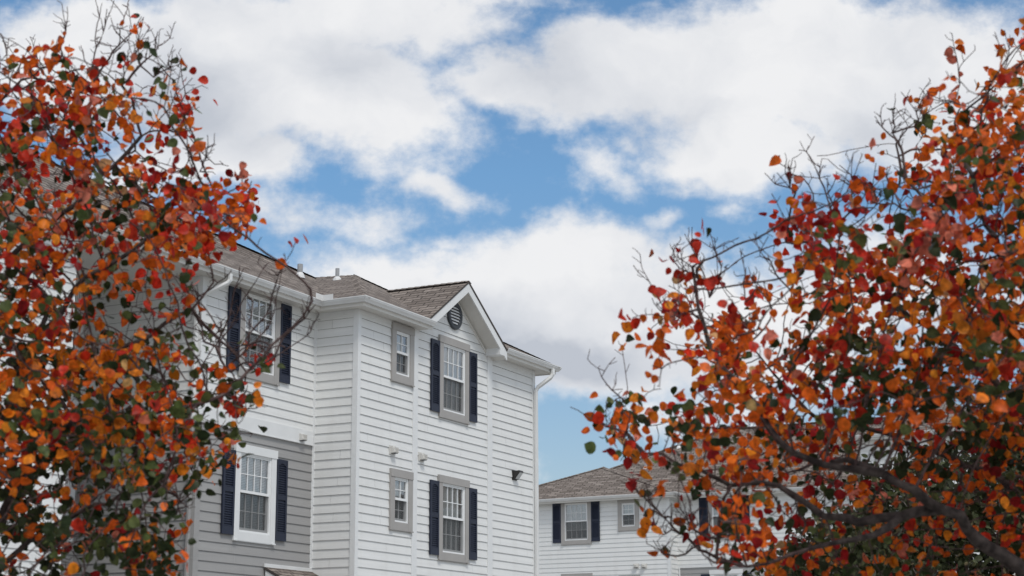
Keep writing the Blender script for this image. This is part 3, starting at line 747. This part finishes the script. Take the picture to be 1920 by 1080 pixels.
def pear_tree(name, label, grid, gx, gy, outer, limbs, d0, rpx, cx, colour_fn, bare, rtip, leaf_len, spread, twigs, lam_k, front=lambda x, y: True, tw=1.1, tipleaf=.12):
    """grid: rows of leaf-density digits over 40 px cells; outer(px,py) gives density outside of the frame"""
    pts, pix, bareflag = [], [], []
    def add(px, py, is_bare, tight=False):
        q = max(0., 1 - ((px - cx) / rpx) ** 2); half = spread * (.35 + .65 * math.sqrt(q))
        d = d0 + (RNG.uniform(-1 if front(px, py) else -.1, 1) * half if not tight else RNG.uniform(-.15, .15) * half)
        pts.append(at(px, py, d)); pix.append((px, py)); bareflag.append(is_bare)
    def cell(x, y, dens):
        lam = lam_k * dens ** 2 * .85 + .22 * dens
        for _ in range(RNG.poisson(lam)): add(x + RNG.uniform(0, 40), y + RNG.uniform(0, 40), False)
        for _ in range(RNG.poisson(twigs if dens > 0 else 0)): add(x + RNG.uniform(0, 40), y + RNG.uniform(-20, 40), True)
    for r_, row in enumerate(grid):
        for c_, ch in enumerate(row): cell(gx + 40 * c_, gy + 40 * r_, int(ch))
    for x in range(-1000, 3000, 40):
        for y in range(-400, 1500, 40):
            inside = 0 <= x < 1920 and 0 <= y < 1080
            if not inside:
                dn = outer(x + 20, y + 20)
                if dn > 0: cell(x, y, dn)
    attr = np.array(pts); pix = np.array(pix); bareflag = np.array(bareflag)
    nodes, par, seed_rad = px_poly_nodes(limbs)
    nodes, par, reach = grow(nodes, par, attr, .055, .55, .075, 170, jit=.14)
    nodes, par = list(nodes), list(par); tips = []; minrad = {i: r_ for i, r_ in enumerate(seed_rad)}
    def twig(pts3, r0, r1):
        X = np.array(nodes); last = int(((X - pts3[0]) ** 2).sum(1).argmin()); fine = []
        if np.linalg.norm(X[last] - pts3[0]) > .03: pts3 = [X[last]] + list(pts3)
        for a_, b_ in zip(pts3, pts3[1:]):
            n_ = max(1, int(np.linalg.norm(b_ - a_) / .035))
            for k in range(1, n_ + 1): fine.append(a_ + (b_ - a_) * k / n_ + RNG.normal(0, .0045, 3))
        for k, q in enumerate(fine):
            nodes.append(q); par.append(last); last = len(nodes) - 1; minrad[last] = r0 + (r1 - r0) * k / max(1, len(fine) - 1)
    for pl in bare:
        p0 = at(pl[0][0], pl[0][1], d0); X = np.array(nodes)
        # hang the twig on the branch that is nearest to its foot
        sight = p0 - np.array([0, 0, EYE]); sight /= np.linalg.norm(sight); rel = X - np.array([0, 0, EYE]); dep = rel @ sight
        off_ = np.linalg.norm(rel - dep[:, None] * sight, axis=1) + .25 * np.abs(dep - np.linalg.norm(p0 - np.array([0, 0, EYE]))); k = int(off_.argmin())
        dd = X[k][1]; pts3 = [at(px, py, dd + j * RNG.normal(0, .03)) for j, (px, py) in enumerate(pl)]
        twig(pts3, .0034 * tw, .0015 * tw)
        if RNG.random() < tipleaf: tips.append((len(nodes) - 1, pl[-1])); tips.append((len(nodes) - 4, pl[-1]))
        for (x0, y0), (x1, y1) in zip(pl, pl[1:]):     # side shoots
            for _ in range(RNG.poisson(2.2)):
                f_ = RNG.random(); q = at(x0 + (x1 - x0) * f_, y0 + (y1 - y0) * f_, dd)
                v = RNG.normal(0, 1, 3); v[2] = abs(v[2]) + .5; v /= np.linalg.norm(v); twig([q, q + v * RNG.uniform(.03, .13)], .0019 * tw, .0013 * tw)
    nodes, par = np.array(nodes), np.array(par)
    base = nodes[0].copy(); base[2] = 0
    tree = empty(name, tuple(base)); inv = -base
    nodes = nodes + inv; attr = attr + inv
    rad, kids, nodes = wood(tree, nodes, par, rtip, ('bark', 'twig'), minrad=minrad)
    # leaves in small clusters on the spurs
    P, D, Nn, Ln, C = [], [], [], [], []; doms = {}
    for k_, q_ in tips:
        attr = np.vstack([attr, nodes[k_][None]]); pix = np.vstack([pix, [q_]]); bareflag = np.append(bareflag, False); reach = np.append(reach, k_)
    for i in range(len(attr)):
        if bareflag[i] or reach[i] < 0: continue
        px, py = pix[i]; w = colour_fn(px, py); key = tuple(np.floor(attr[i] / .36).astype(int))
        if key not in doms: doms[key] = pick(w)
        lead = doms[key] * RNG.uniform(.8, 1.2) if RNG.random() < .6 else pick(w)
        for _ in range(1 + RNG.poisson(1.9)):
            p = nodes[reach[i]] + (attr[i] - nodes[reach[i]]) * RNG.uniform(.2, 1) + RNG.normal(0, .030, 3)
            d = RNG.normal(0, 1, 3) + np.array([0, 0, -.75]); d /= np.linalg.norm(d)
            nn = RNG.normal(0, 1, 3) + np.array([0, -1.0, .35]); nn /= np.linalg.norm(nn)
            P.append(p); D.append(d); Nn.append(nn); Ln.append(leaf_len * RNG.uniform(.55, 1.15))
            C.append(np.clip(lead * RNG.uniform(.8, 1.2), .004, .9) if RNG.random() < .68 else pick(w))
    P, D, Nn, Ln, C = map(np.array, (P, D, Nn, Ln, C)); n_ = len(P)
    V, ft = leaf_geometry(P, D, Nn, Ln, Ln * RNG.uniform(.72, 1.0, n_), RNG.uniform(-.2, .8, n_), RNG.uniform(-.2, .6, n_))
    build_leaves('crown', V, ft, C, M['leaf'], tree)
    tag(tree, label, 'tree')
    print(name, 'nodes', len(nodes), 'leaves', n_, 'unreached', int((reach < 0).sum()))
    return tree

LG = """00000000000000
00000000100000
04510111200000
46545100200000
66665313510000
66665434620000
66655224510000
55544345120000
55455464561400
55555556776600
67645457776400
66543566664100
45433445420000
55533443200000
55644333300000
66645323520000
66666655622231
66666565443420
77766666665500
77777777651200
77777777655100
77777766665000
77335545340000
66345534100000
66664465300000
55655565000000
43432356100000""".split()
def l_outer(x, y):
    if x >= 560: return 0
    e = ((x + 130) / 620) ** 2 + ((y - 640) / 610) ** 2
    return 5 if e < .8 else (2 if e < 1 else 0)
def l_col(x, y):
    #      crimson red orange amber green dark pink tan
    if y < 270: w = [1.0, 2.4, 4.0, .9, 1.0, .8, .7, .15]
    elif y < 470 and x > 290: w = [1.6, 4.5, 3.2, .4, .4, .5, .9, .1]
    elif y < 470: w = [.6, 2.2, 3.6, 1.2, 2.0, 1.6, .7, .3]
    elif y < 700: w = [.5, 1.8, 3.2, 1.4, 2.6, 2.8, .5, .2]
    elif y < 860: w = [.4, 1.3, 2.4, 1.4, 3.0, 3.6, .4, .1]
    else: w = [.5, .7, 1.3, .8, 1.8, 5.6, .3, .05]
    return w
L_LIMBS = [
    [(0.07, 0.012), (-90, 1930, 8.7), (-85, 1500, 8.7), (-75, 1230, 8.7), (-40, 1010, 8.6), (15, 770, 8.5), (70, 640, 8.4), (95, 560, 8.4)],
    [(0.05, 0.007), (-70, 1180, 8.7), (-90, 900, 8.9), (-50, 650, 8.9), (50, 440, 8.8), (140, 385, 8.7), (215, 310, 8.7), (265, 255, 8.7)],
    [(0.035, 0.005), (-50, 1060, 8.6), (20, 920, 8.3), (80, 820, 8.1), (170, 790, 8.0), (270, 780, 7.9), (390, 752, 7.9), (470, 690, 8.0), (540, 622, 8.0), (595, 560, 8.0)],
    [(0.022, 0.005), (-60, 1130, 8.7), (60, 1010, 8.5), (150, 960, 8.4), (230, 925, 8.3), (300, 905, 8.3)],
    [(0.016, 0.005), (70, 640, 8.4), (160, 520, 8.4), (250, 470, 8.4), (330, 410, 8.4), (400, 360, 8.4)],
    [(0.02, 0.005), (20, 760, 8.5), (140, 690, 8.6), (260, 640, 8.6), (360, 580, 8.7), (400, 530, 8.7)],
    [(0.03, 0.006), (-90, 900, 8.9), (-190, 650, 9.2), (-260, 400, 9.3)], [(0.035, 0.006), (-80, 1250, 8.7), (-230, 1000, 8.3), (-380, 820, 8.0)],
    [(0.03, 0.006), (-60, 700, 8.9), (-80, 400, 9.0), (-30, 220, 9.0), (40, 150, 9.0)],
]
L_BARE = [[(165, 165), (195, 120), (222, 85), (225, 55), (243, 0), (250, -25)], [(222, 85), (255, 55), (262, 30)], [(113, 120), (118, 80), (128, 52), (118, 46)],
    [(170, 135), (180, 90), (182, 45), (190, 18)], [(180, 90), (198, 60), (195, 35)], [(240, 150), (262, 125), (290, 100), (318, 70), (327, 45)], [(262, 125), (262, 90), (258, 60)],
    [(230, 155), (232, 125), (245, 112)], [(290, 145), (310, 130), (325, 132)], [(160, 110), (155, 95)], [(290, 100), (292, 85)],
    [(370, 325), (385, 300), (390, 280), (388, 255)], [(340, 325), (352, 305), (360, 285)], [(8, 110), (15, 95), (5, 70)],
    [(430, 620), (455, 560), (485, 520), (500, 490)], [(450, 640), (500, 590), (515, 540), (530, 500), (556, 458)], [(400, 660), (430, 590), (440, 540), (455, 505)],
    [(420, 690), (480, 640), (510, 600), (523, 540), (525, 515)], [(480, 690), (530, 660), (575, 630), (597, 590)], [(380, 640), (375, 590), (372, 550)], [(372, 560), (400, 540), (430, 510)],
    [(460, 660), (470, 600), (475, 560)], [(540, 622), (570, 600), (590, 575)], [(360, 720), (400, 650), (415, 600)], [(300, 920), (330, 925), (352, 955)], [(310, 960), (340, 955), (358, 945)], [(330, 950), (340, 940), (338, 925)],
    [(440, 770), (480, 768), (490, 760)]]
pear_tree('pear_tree', 'left red and orange autumn tree, its lower leaves dark green, covering the near house', LG, 0, 0, l_outer, L_LIMBS, 8.5, 700, -110, l_col, L_BARE, .0021, .055, 1.5, 2.6, .285)

RG = """00000000000000000013
00000000000000000003
00000000000000002135
00000000000000034356
00000000000001033576
00000000000000255765
00000000010040366776
00000000020240457666
00000000354331546756
00000000476443467656
00001002167655666666
00012102246665565566
00033301245676666666
00246531247777666766
01236654456777777777
00125644556777777777
02103565456777777777
14313565545677777777
45445566654556677777
43434566666555566677
36534666655434555566
00023566532234664455
00001466434444554344
00000366434433333334
00000455443333322223
00001455544444322222""".split()
def r_outer(x, y):
    if x < 1300: return 0
    e = ((x - 2060) / 760) ** 2 + ((y - 620) / 640) ** 2
    return 5.5 if e < .82 else (2 if e < 1 else 0)
def r_col(x, y):
    if x < 1640 and 330 < y < 500: return [2.6, 8.0, 2.6, .2, .3, .4, .6, .1]
    if x < 1450 and y < 740: return [1.0, 2.6, 5.0, 1.2, .5, .5, .5, .15]
    if y < 320: return [.3, 1.2, 5.5, 1.6, .9, .5, .6, .2]
    if 1700 < x < 1830 and 300 < y < 440: return [2.2, 3.2, 2.6, .6, .8, .5, 1.0, .1]
    if y < 620: return [.6, 2.2, 5.0, 1.5, 1.3, 1.4, .7, .2]
    if x > 1600 and y < 830: return [.3, 1.2, 3.2, 1.8, 2.6, 3.4, .4, .1]
    if x > 1480 and y >= 800: return [1.6, 1.4, 2.8, 2.0, 1.0, 2.8, .2, .05]
    return [1.0, 2.2, 4.4, 1.4, 1.0, 1.7, .4, .15]
R_LIMBS = [
    [(0.075, 0.012), (2090, 1960, 8.2), (2085, 1500, 8.2), (2070, 1250, 8.2), (2040, 1040, 8.2), (2000, 780, 8.2), (1965, 520, 8.3), (1945, 260, 8.3)],
    [(0.062, 0.008), (2072, 1260, 8.2), (1990, 1135, 8.0), (1905, 1060, 7.8), (1830, 1012, 7.7), (1765, 955, 7.6), (1715, 918, 7.5), (1655, 888, 7.5), (1600, 880, 7.5), (1545, 872, 7.5), (1490, 850, 7.5), (1440, 800, 7.6), (1400, 740, 7.7), (1340, 660, 7.8), (1310, 580, 7.8), (1298, 500, 7.8)],
    [(0.028, 0.006), (1765, 955, 7.6), (1690, 968, 7.6), (1610, 980, 7.7), (1545, 968, 7.8), (1490, 930, 7.9), (1430, 905, 8.0), (1340, 895, 8.0), (1270, 870, 8.0), (1190, 830, 8.0)],
    [(0.017, 0.005), (1690, 968, 7.6), (1640, 1010, 7.5), (1560, 1018, 7.5), (1480, 1040, 7.5), (1400, 1062, 7.5), (1330, 1060, 7.6)],
    [(0.022, 0.006), (1655, 888, 7.5), (1590, 862, 7.7), (1530, 866, 7.9), (1470, 890, 8.0)],
    [(0.03, 0.007), (2010, 840, 8.2), (1900, 750, 8.4), (1800, 660, 8.5), (1690, 580, 8.5), (1600, 520, 8.5), (1540, 460, 8.5)],
    [(0.03, 0.006), (2030, 1000, 8.2), (1880, 900, 8.8), (1760, 850, 9.0), (1650, 810, 9.2), (1540, 790, 9.2), (1450, 700, 9.2)],
    [(0.03, 0.006), (1980, 640, 8.2), (1890, 500, 8.0), (1830, 360, 8.0), (1790, 230, 8.0)], [(0.02, 0.005), (1965, 520, 8.3), (1800, 430, 8.7), (1700, 340, 8.8), (1680, 270, 8.8)],
    [(0.03, 0.006), (2000, 780, 8.2), (2120, 560, 8.5), (2200, 300, 8.6)], [(0.03, 0.006), (2040, 1040, 8.2), (2250, 800, 8.0), (2420, 640, 7.9)],
]
R_BARE = [[(1330, 560), (1320, 510), (1300, 470), (1297, 425)], [(1340, 560), (1345, 510), (1342, 470), (1338, 450)], [(1300, 520), (1275, 500), (1252, 480)], [(1240, 570), (1215, 530), (1203, 500)],
    [(1480, 350), (1475, 330), (1479, 315)], [(1480, 350), (1455, 345), (1435, 325)], [(1560, 400), (1540, 340), (1525, 300), (1508, 280)], [(1560, 380), (1550, 350), (1552, 330)], [(1600, 390), (1595, 330), (1600, 290)],
    [(1700, 340), (1690, 290), (1676, 250), (1672, 205)], [(1680, 260), (1655, 240), (1640, 228)], [(1676, 250), (1690, 225)], [(1690, 380), (1670, 345), (1660, 330)], [(1640, 390), (1637, 350), (1640, 310)],
    [(1740, 260), (1735, 215), (1720, 190)], [(1800, 160), (1795, 120), (1790, 90)], [(1880, 140), (1890, 105), (1893, 75)], [(1760, 200), (1765, 170)], [(1720, 240), (1718, 200)],
    [(1500, 560), (1460, 520), (1440, 490), (1415, 460)], [(1450, 580), (1430, 545), (1410, 520)], [(1400, 570), (1395, 530), (1400, 500)], [(1180, 760), (1140, 720), (1125, 690)], [(1180, 820), (1140, 800), (1110, 785)], [(1200, 800), (1160, 760)],
    [(1400, 1062), (1350, 1050), (1300, 1020), (1262, 990), (1240, 965), (1215, 940), (1190, 915)], [(1262, 1000), (1240, 1005), (1225, 985), (1210, 985)], [(1300, 1030), (1270, 1045), (1245, 1040), (1236, 1030)],
    [(1380, 1000), (1330, 1010), (1300, 990), (1285, 965), (1272, 950)], [(1300, 990), (1290, 1000), (1270, 980)], [(1340, 1000), (1310, 1000), (1292, 985)], [(1420, 640), (1390, 590), (1372, 560)], [(1260, 600), (1235, 580), (1220, 560)], [(1330, 620), (1300, 590), (1285, 545)]]
pear_tree('pear_tree', 'orange autumn tree with a thick dark limb leaning in from the lower right', RG, 1120, 40, r_outer, R_LIMBS, 8.2, 900, 2060, r_col, R_BARE, .0021, .057, 1.6, 1.1, .225, lambda x, y: not (x > 1460 and y > 800), .72, .55)

# ------------------------------------------------------------------ dark broadleaf trees behind the right pear tree
def olive_tree(label, px, d, rad_x, z0, z1, n_attr, n_leaf, leaf_len, seed):
    global RNG
    RNG = np.random.default_rng(seed)
    base = at(px, 1291, d); base[2] = 0
    tree = empty('broadleaf_tree', tuple(base)); a = []
    while len(a) < n_attr:
        q = RNG.uniform(-1, 1, 3); r_ = np.linalg.norm(q)
        if r_ > 1 or r_ < .35: continue
        lump = .82 + .18 * math.sin(q[0] * 5 + seed) * math.sin(q[2] * 4 + 1) 
        if r_ > lump: continue
        a.append((q[0] * rad_x, q[1] * rad_x * .8, (z0 + z1) / 2 + q[2] * (z1 - z0) / 2))
    a = np.array(a)
    nodes, par = [], []
    for k in range(int((z0 + .6) / .1)): nodes.append(np.array([.02 * math.sin(k), .02 * math.cos(k * .7), k * .1])); par.append(k - 1)
    top = len(nodes) - 1
    for k in range(6):
        th = k * 1.05 + seed; prev = top - RNG.integers(0, 4); p = nodes[prev]
        for j in range(9):
            p = p + np.array([math.cos(th) * .09 * rad_x / 1.6, math.sin(th) * .08 * rad_x / 1.6, .11]); nodes.append(p); par.append(prev); prev = len(nodes) - 1
    nodes, par, reach = grow(nodes, par, a, .10, 1.2, .14, 120, up=.05)
    wood(tree, nodes, par, .0042, ('grey_bark', 'grey_bark'), spur=.8, split=.014)
    ok = np.where(reach >= 0)[0]; idx = RNG.choice(ok, n_leaf); n_ = n_leaf
    P = a[idx] + RNG.normal(0, .10, (n_, 3)); D = RNG.normal(0, 1, (n_, 3)) + np.array([0, 0, -.3]); D /= np.linalg.norm(D, axis=1)[:, None]
    Nn = RNG.normal(0, 1, (n_, 3)) + np.array([0, -.3, .6]); Nn /= np.linalg.norm(Nn, axis=1)[:, None]
    Ln = leaf_len * RNG.uniform(.6, 1.2, n_)
    pal = np.array([(.045, .055, .022), (.065, .075, .032), (.10, .10, .05), (.032, .038, .018), (.13, .105, .055)])
    C = pal[RNG.choice(5, n_, p=(.34, .28, .14, .16, .08))] * RNG.uniform(.7, 1.25, (n_, 1))
    V, ft = leaf_geometry(P, D, Nn, Ln, Ln * .55, np.full(n_, .2), np.full(n_, .1))
    build_leaves('crown', V, ft, C, M['olive_leaf'], tree); tag(tree, label, 'tree')
olive_tree('dark olive bushy tree behind the thick limb of the right autumn tree', 1850, 17.5, 1.9, .8, 4.5, 1300, 26000, .085, 3)
olive_tree('lower dark green bush behind the right autumn tree, in front of the taller white house', 1590, 16.0, 1.35, .3, 3.25, 800, 15000, .078, 5)

# ------------------------------------------------------------------ ground
def ground():
    mt, nt, out = mat('ground'); L = nt.links.new
    p = N(nt, 'ShaderNodeBsdfPrincipled'); p.inputs['Roughness'].default_value = .95
    tc = N(nt, 'ShaderNodeTexCoord'); n1 = N(nt, 'ShaderNodeTexNoise'); n1.inputs['Scale'].default_value = .35; n1.inputs['Detail'].default_value = 9
    L(tc.outputs['Object'], n1.inputs['Vector'])
    r_ = N(nt, 'ShaderNodeValToRGB'); r_.color_ramp.elements[0].color = (.25, .24, .22, 1); r_.color_ramp.elements[1].color = (.35, .335, .31, 1)
    r_.color_ramp.elements[0].position = .35; r_.color_ramp.elements[1].position = .7
    L(n1.outputs['Fac'], r_.inputs[0]); L(r_.outputs[0], p.inputs['Base Color']); L(p.outputs[0], out.inputs[0])
    g = MB(); g.poly([(-1500, -1500, 0), (1500, -1500, 0), (1500, 1500, 0), (-1500, 1500, 0)]); o = g.build('ground', mt); o['kind'] = 'structure'
ground()

# ================================================================== SKY
SUN_EL, SUN_AZ = R(56), R(-62)           # azimuth measured from +X towards +Y of the direction to the sun
sd = np.array([math.cos(SUN_EL) * math.cos(SUN_AZ), math.cos(SUN_EL) * math.sin(SUN_AZ), math.sin(SUN_EL)])
sl = bpy.data.lights.new('sun', 'SUN'); sl.energy = 1.75; sl.angle = R(14); sl.color = (1, .955, .89)
so = bpy.data.objects.new('sun', sl); COL.objects.link(so); so.rotation_euler = Vector(sd).to_track_quat('Z', 'Y').to_euler()
wd = bpy.data.worlds.new('World'); scn.world = wd; wd.use_nodes = True
nt = wd.node_tree; nt.nodes.clear(); L = nt.links.new
out = N(nt, 'ShaderNodeOutputWorld'); bg = N(nt, 'ShaderNodeBackground'); bg.inputs[1].default_value = .1
L(bg.outputs[0], out.inputs[0])
sky = N(nt, 'ShaderNodeTexSky', sky_type='NISHITA'); sky.sun_disc = False; sky.sun_elevation = SUN_EL
sky.sun_rotation = math.pi / 2 - SUN_AZ; sky.air_density = 1.0; sky.dust_density = .6; sky.ozone_density = 1.6
tc = N(nt, 'ShaderNodeTexCoord'); sx = N(nt, 'ShaderNodeSeparateXYZ'); L(tc.outputs['Generated'], sx.inputs[0])
def mth(op, a, b=None, c=None):
    n = N(nt, 'ShaderNodeMath', operation=op)
    for i, v in enumerate((a, b, c)):
        if v is None: continue
        if isinstance(v, (int, float)): n.inputs[i].default_value = v
        else: L(v, n.inputs[i])
    return n.outputs[0]
ay = mth('MAXIMUM', mth('ABSOLUTE', sx.outputs[1]), .06)
gxn, gzn = mth('DIVIDE', sx.outputs[0], ay), mth('DIVIDE', sx.outputs[2], ay)
cb = N(nt, 'ShaderNodeCombineXYZ'); L(gxn, cb.inputs[0]); L(gzn, cb.inputs[1]); pos = cb.outputs[0]
# domain warp gives the blobs ragged edges
def fbm(vec, scale, detail, rough=.55, off=(0, 0, 0)):
    mp = N(nt, 'ShaderNodeMapping'); mp.inputs['Location'].default_value = off; mp.inputs['Scale'].default_value = (1, 1.25, 1); L(vec, mp.inputs[0])
    n = N(nt, 'ShaderNodeTexNoise'); n.noise_dimensions = '2D'; n.inputs['Scale'].default_value = scale; n.inputs['Detail'].default_value = detail; n.inputs['Roughness'].default_value = rough
    L(mp.outputs[0], n.inputs['Vector']); return n
w1 = fbm(pos, 9, 5, .55, (3, 1, 0)); wsub = N(nt, 'ShaderNodeVectorMath', operation='SUBTRACT'); L(w1.outputs['Color'], wsub.inputs[0]); wsub.inputs[1].default_value = (.5, .5, .5)
wsc = N(nt, 'ShaderNodeVectorMath', operation='SCALE'); L(wsub.outputs[0], wsc.inputs[0]); wsc.inputs['Scale'].default_value = .07
wad = N(nt, 'ShaderNodeVectorMath', operation='ADD'); L(pos, wad.inputs[0]); L(wsc.outputs[0], wad.inputs[1]); wpos = wad.outputs[0]
def gpx(px, py): d = ray(px, py); return d[0] / d[1], d[2] / d[1]
def blob(vec, px, py, rx_, ry_, rot=0, amp=1.0):
    c = gpx(px, py); kx = (gpx(px + 50, py)[0] - c[0]) / 50; ky = (gpx(px, py - 50)[1] - c[1]) / 50
    mp = N(nt, 'ShaderNodeMapping', vector_type='TEXTURE'); mp.inputs['Location'].default_value = (c[0], c[1], 0)
    mp.inputs['Rotation'].default_value = (0, 0, R(rot)); mp.inputs['Scale'].default_value = (rx_ * kx, ry_ * ky, 1); L(vec, mp.inputs[0])
    g = N(nt, 'ShaderNodeTexGradient', gradient_type='SPHERICAL'); L(mp.outputs[0], g.inputs[0])
    return mth('MULTIPLY', g.outputs['Fac'], amp) if amp != 1 else g.outputs['Fac']
def union(vec, blobs, k=.12):
    acc = None
    for b_ in blobs:
        g = blob(vec, *b_); acc = g if acc is None else mth('SMOOTH_MAX', acc, g, k)
    return acc
CLOUDS = [ # px, py, rx, ry, rot (deg ccw), amp
    (180, 110, 330, 200, 0, 1.1), (450, 120, 520, 260, 0, 1.25), (640, 170, 400, 220, -12, 1.2), (760, 215, 240, 130, -8, 1.0), (700, 20, 380, 150, 0, 1.1), (410, 300, 270, 120, -10, 1.1), (510, 318, 150, 85, -18, 1.0), (250, 300, 240, 160, 0, .8),
    (850, 60, 270, 140, 0, .82), (940, 175, 250, 105, -10, .95), (900, 10, 280, 60, 0, .68),
    (1190, 130, 330, 170, 12, 1.15), (1420, 130, 520, 230, 4, 1.3), (1680, 150, 460, 260, 0, 1.15), (1080, 180, 220, 110, 0, .9), (1380, 270, 300, 130, -4, 1.15), (1260, 280, 190, 110, -15, .8), (1500, 290, 220, 110, 5, .9), (1900, 180, 300, 200, 0, .9),
    (1110, 300, 115, 85, -30, .56), (1150, 250, 75, 55, 0, .55), (840, 325, 180, 70, -24, .72), (770, 300, 100, 50, 0, .5),
    (690, 405, 230, 95, 14, .60), (530, 420, 150, 85, 0, .60), (1215, 410, 120, 75, 20, .54), (1390, 385, 160, 60, 0, .46), (820, 440, 100, 45, 0, .48), (630, 430, 120, 60, 0, .38),
    (760, 560, 330, 170, 0, 1.15), (960, 560, 420, 190, 4, 1.3), (1070, 500, 240, 130, 0, 1.1), (1230, 590, 360, 190, -4, 1.2), (1420, 640, 420, 180, 0, 1.1), (1120, 670, 360, 130, 0, 1.1), (1700, 560, 500, 230, 0, .8), (500, 560, 330, 130, 0, .6),
    (1300, 780, 320, 120, 0, .7), (985, 880, 80, 90, 0, .55), (250, 500, 300, 160, 0, .6)]
nB = union(wpos, CLOUDS)
n_edge = fbm(pos, 16, 9, .60); n_big = fbm(pos, 4.5, 6, .55, (7, 2, 0))
dens = mth('ADD', nB, mth('MULTIPLY', mth('SUBTRACT', n_edge.outputs['Fac'], .5), .66))
n_fine = fbm(pos, 55, 6, .65, (5, 5, 0))
dens = mth('ADD', dens, mth('MULTIPLY', mth('SUBTRACT', n_fine.outputs['Fac'], .5), .34))
dens = mth('ADD', dens, mth('MULTIPLY', mth('SUBTRACT', n_big.outputs['Fac'], .5), .30))
# broken cloud over the rest of the dome
side = mth('MAXIMUM', mth('SUBTRACT', mth('ABSOLUTE', gxn), .40), mth('SUBTRACT', gzn, .50)); side = mth('MAXIMUM', side, mth('MULTIPLY', sx.outputs[1], -1.0))
sm = N(nt, 'ShaderNodeMapRange', interpolation_type='SMOOTHSTEP'); sm.inputs[1].default_value = -.05; sm.inputs[2].default_value = .25; sm.inputs[4].default_value = .40; L(side, sm.inputs[0])
dens = mth('ADD', dens, sm.outputs[0])
cov = N(nt, 'ShaderNodeMapRange', interpolation_type='SMOOTHSTEP'); cov.inputs[1].default_value = .19; cov.inputs[2].default_value = .68; cov.inputs[3].default_value = 0; cov.inputs[4].default_value = 1; L(dens, cov.inputs[0])
# shading of the cloud body: greyer bases, brighter heads
GREY = [(330, 200, 330, 150, 0, .9), (640, 130, 260, 120, 0, .5), (470, 270, 220, 90, 0, .5), (1290, 210, 300, 90, 0, .55), (1650, 240, 300, 120, 0, .7), (1040, 650, 340, 95, -3, 1.4), (940, 600, 330, 110, 0, .85), (780, 620, 300, 110, 0, .7), (1330, 660, 300, 100, 0, .6), (1000, 160, 200, 120, 0, .6), (1330, 320, 250, 60, 0, .3), (1150, 560, 160, 70, 0, .4)]
gB = union(wpos, GREY, .1)
n_sh = fbm(wpos, 9, 8, .55, (1, 9, 0))
shade = mth('ADD', gB, mth('MULTIPLY', mth('SUBTRACT', n_sh.outputs['Fac'], .5), 1.15))
cr_ = N(nt, 'ShaderNodeValToRGB'); L(shade, cr_.inputs[0]); e = cr_.color_ramp.elements
e[0].position = .0; e[0].color = (.84, .845, .86, 1); e[1].position = .85; e[1].color = (.50, .535, .60, 1)
m_ = cr_.color_ramp.elements.new(.35); m_.color = (.70, .72, .76, 1)
csc = N(nt, 'ShaderNodeVectorMath', operation='SCALE'); L(cr_.outputs[0], csc.inputs[0]); csc.inputs['Scale'].default_value = 10.3
# clear sky: the Nishita sky, lifted
skc = N(nt, 'ShaderNodeVectorMath', operation='MULTIPLY'); L(sky.outputs[0], skc.inputs[0]); 
el_ = N(nt, 'ShaderNodeMapRange'); el_.inputs[1].default_value = .12; el_.inputs[2].default_value = .30; L(gzn, el_.inputs[0])
tint = N(nt, 'ShaderNodeMix', data_type='RGBA'); L(el_.outputs[0], tint.inputs[0]); tint.inputs[6].default_value = (1.02, 1.03, 1.03, 1); tint.inputs[7].default_value = (.95, 1.25, 1.36, 1)
L(tint.outputs[2], skc.inputs[1])
mx = N(nt, 'ShaderNodeMix', data_type='RGBA'); L(cov.outputs[0], mx.inputs[0]); L(skc.outputs[0], mx.inputs[6]); L(csc.outputs[0], mx.inputs[7])
L(mx.outputs[2], bg.inputs[0])
wd.cycles.sampling_method = 'MANUAL'; wd.cycles.sample_map_resolution = 512

scn.view_settings.view_transform = 'Standard'; scn.view_settings.look = 'None'; scn.view_settings.exposure = 0; scn.view_settings.gamma = 1
scn.cycles.max_bounces = 8; scn.cycles.transparent_max_bounces = 12; scn.cycles.use_denoising = True
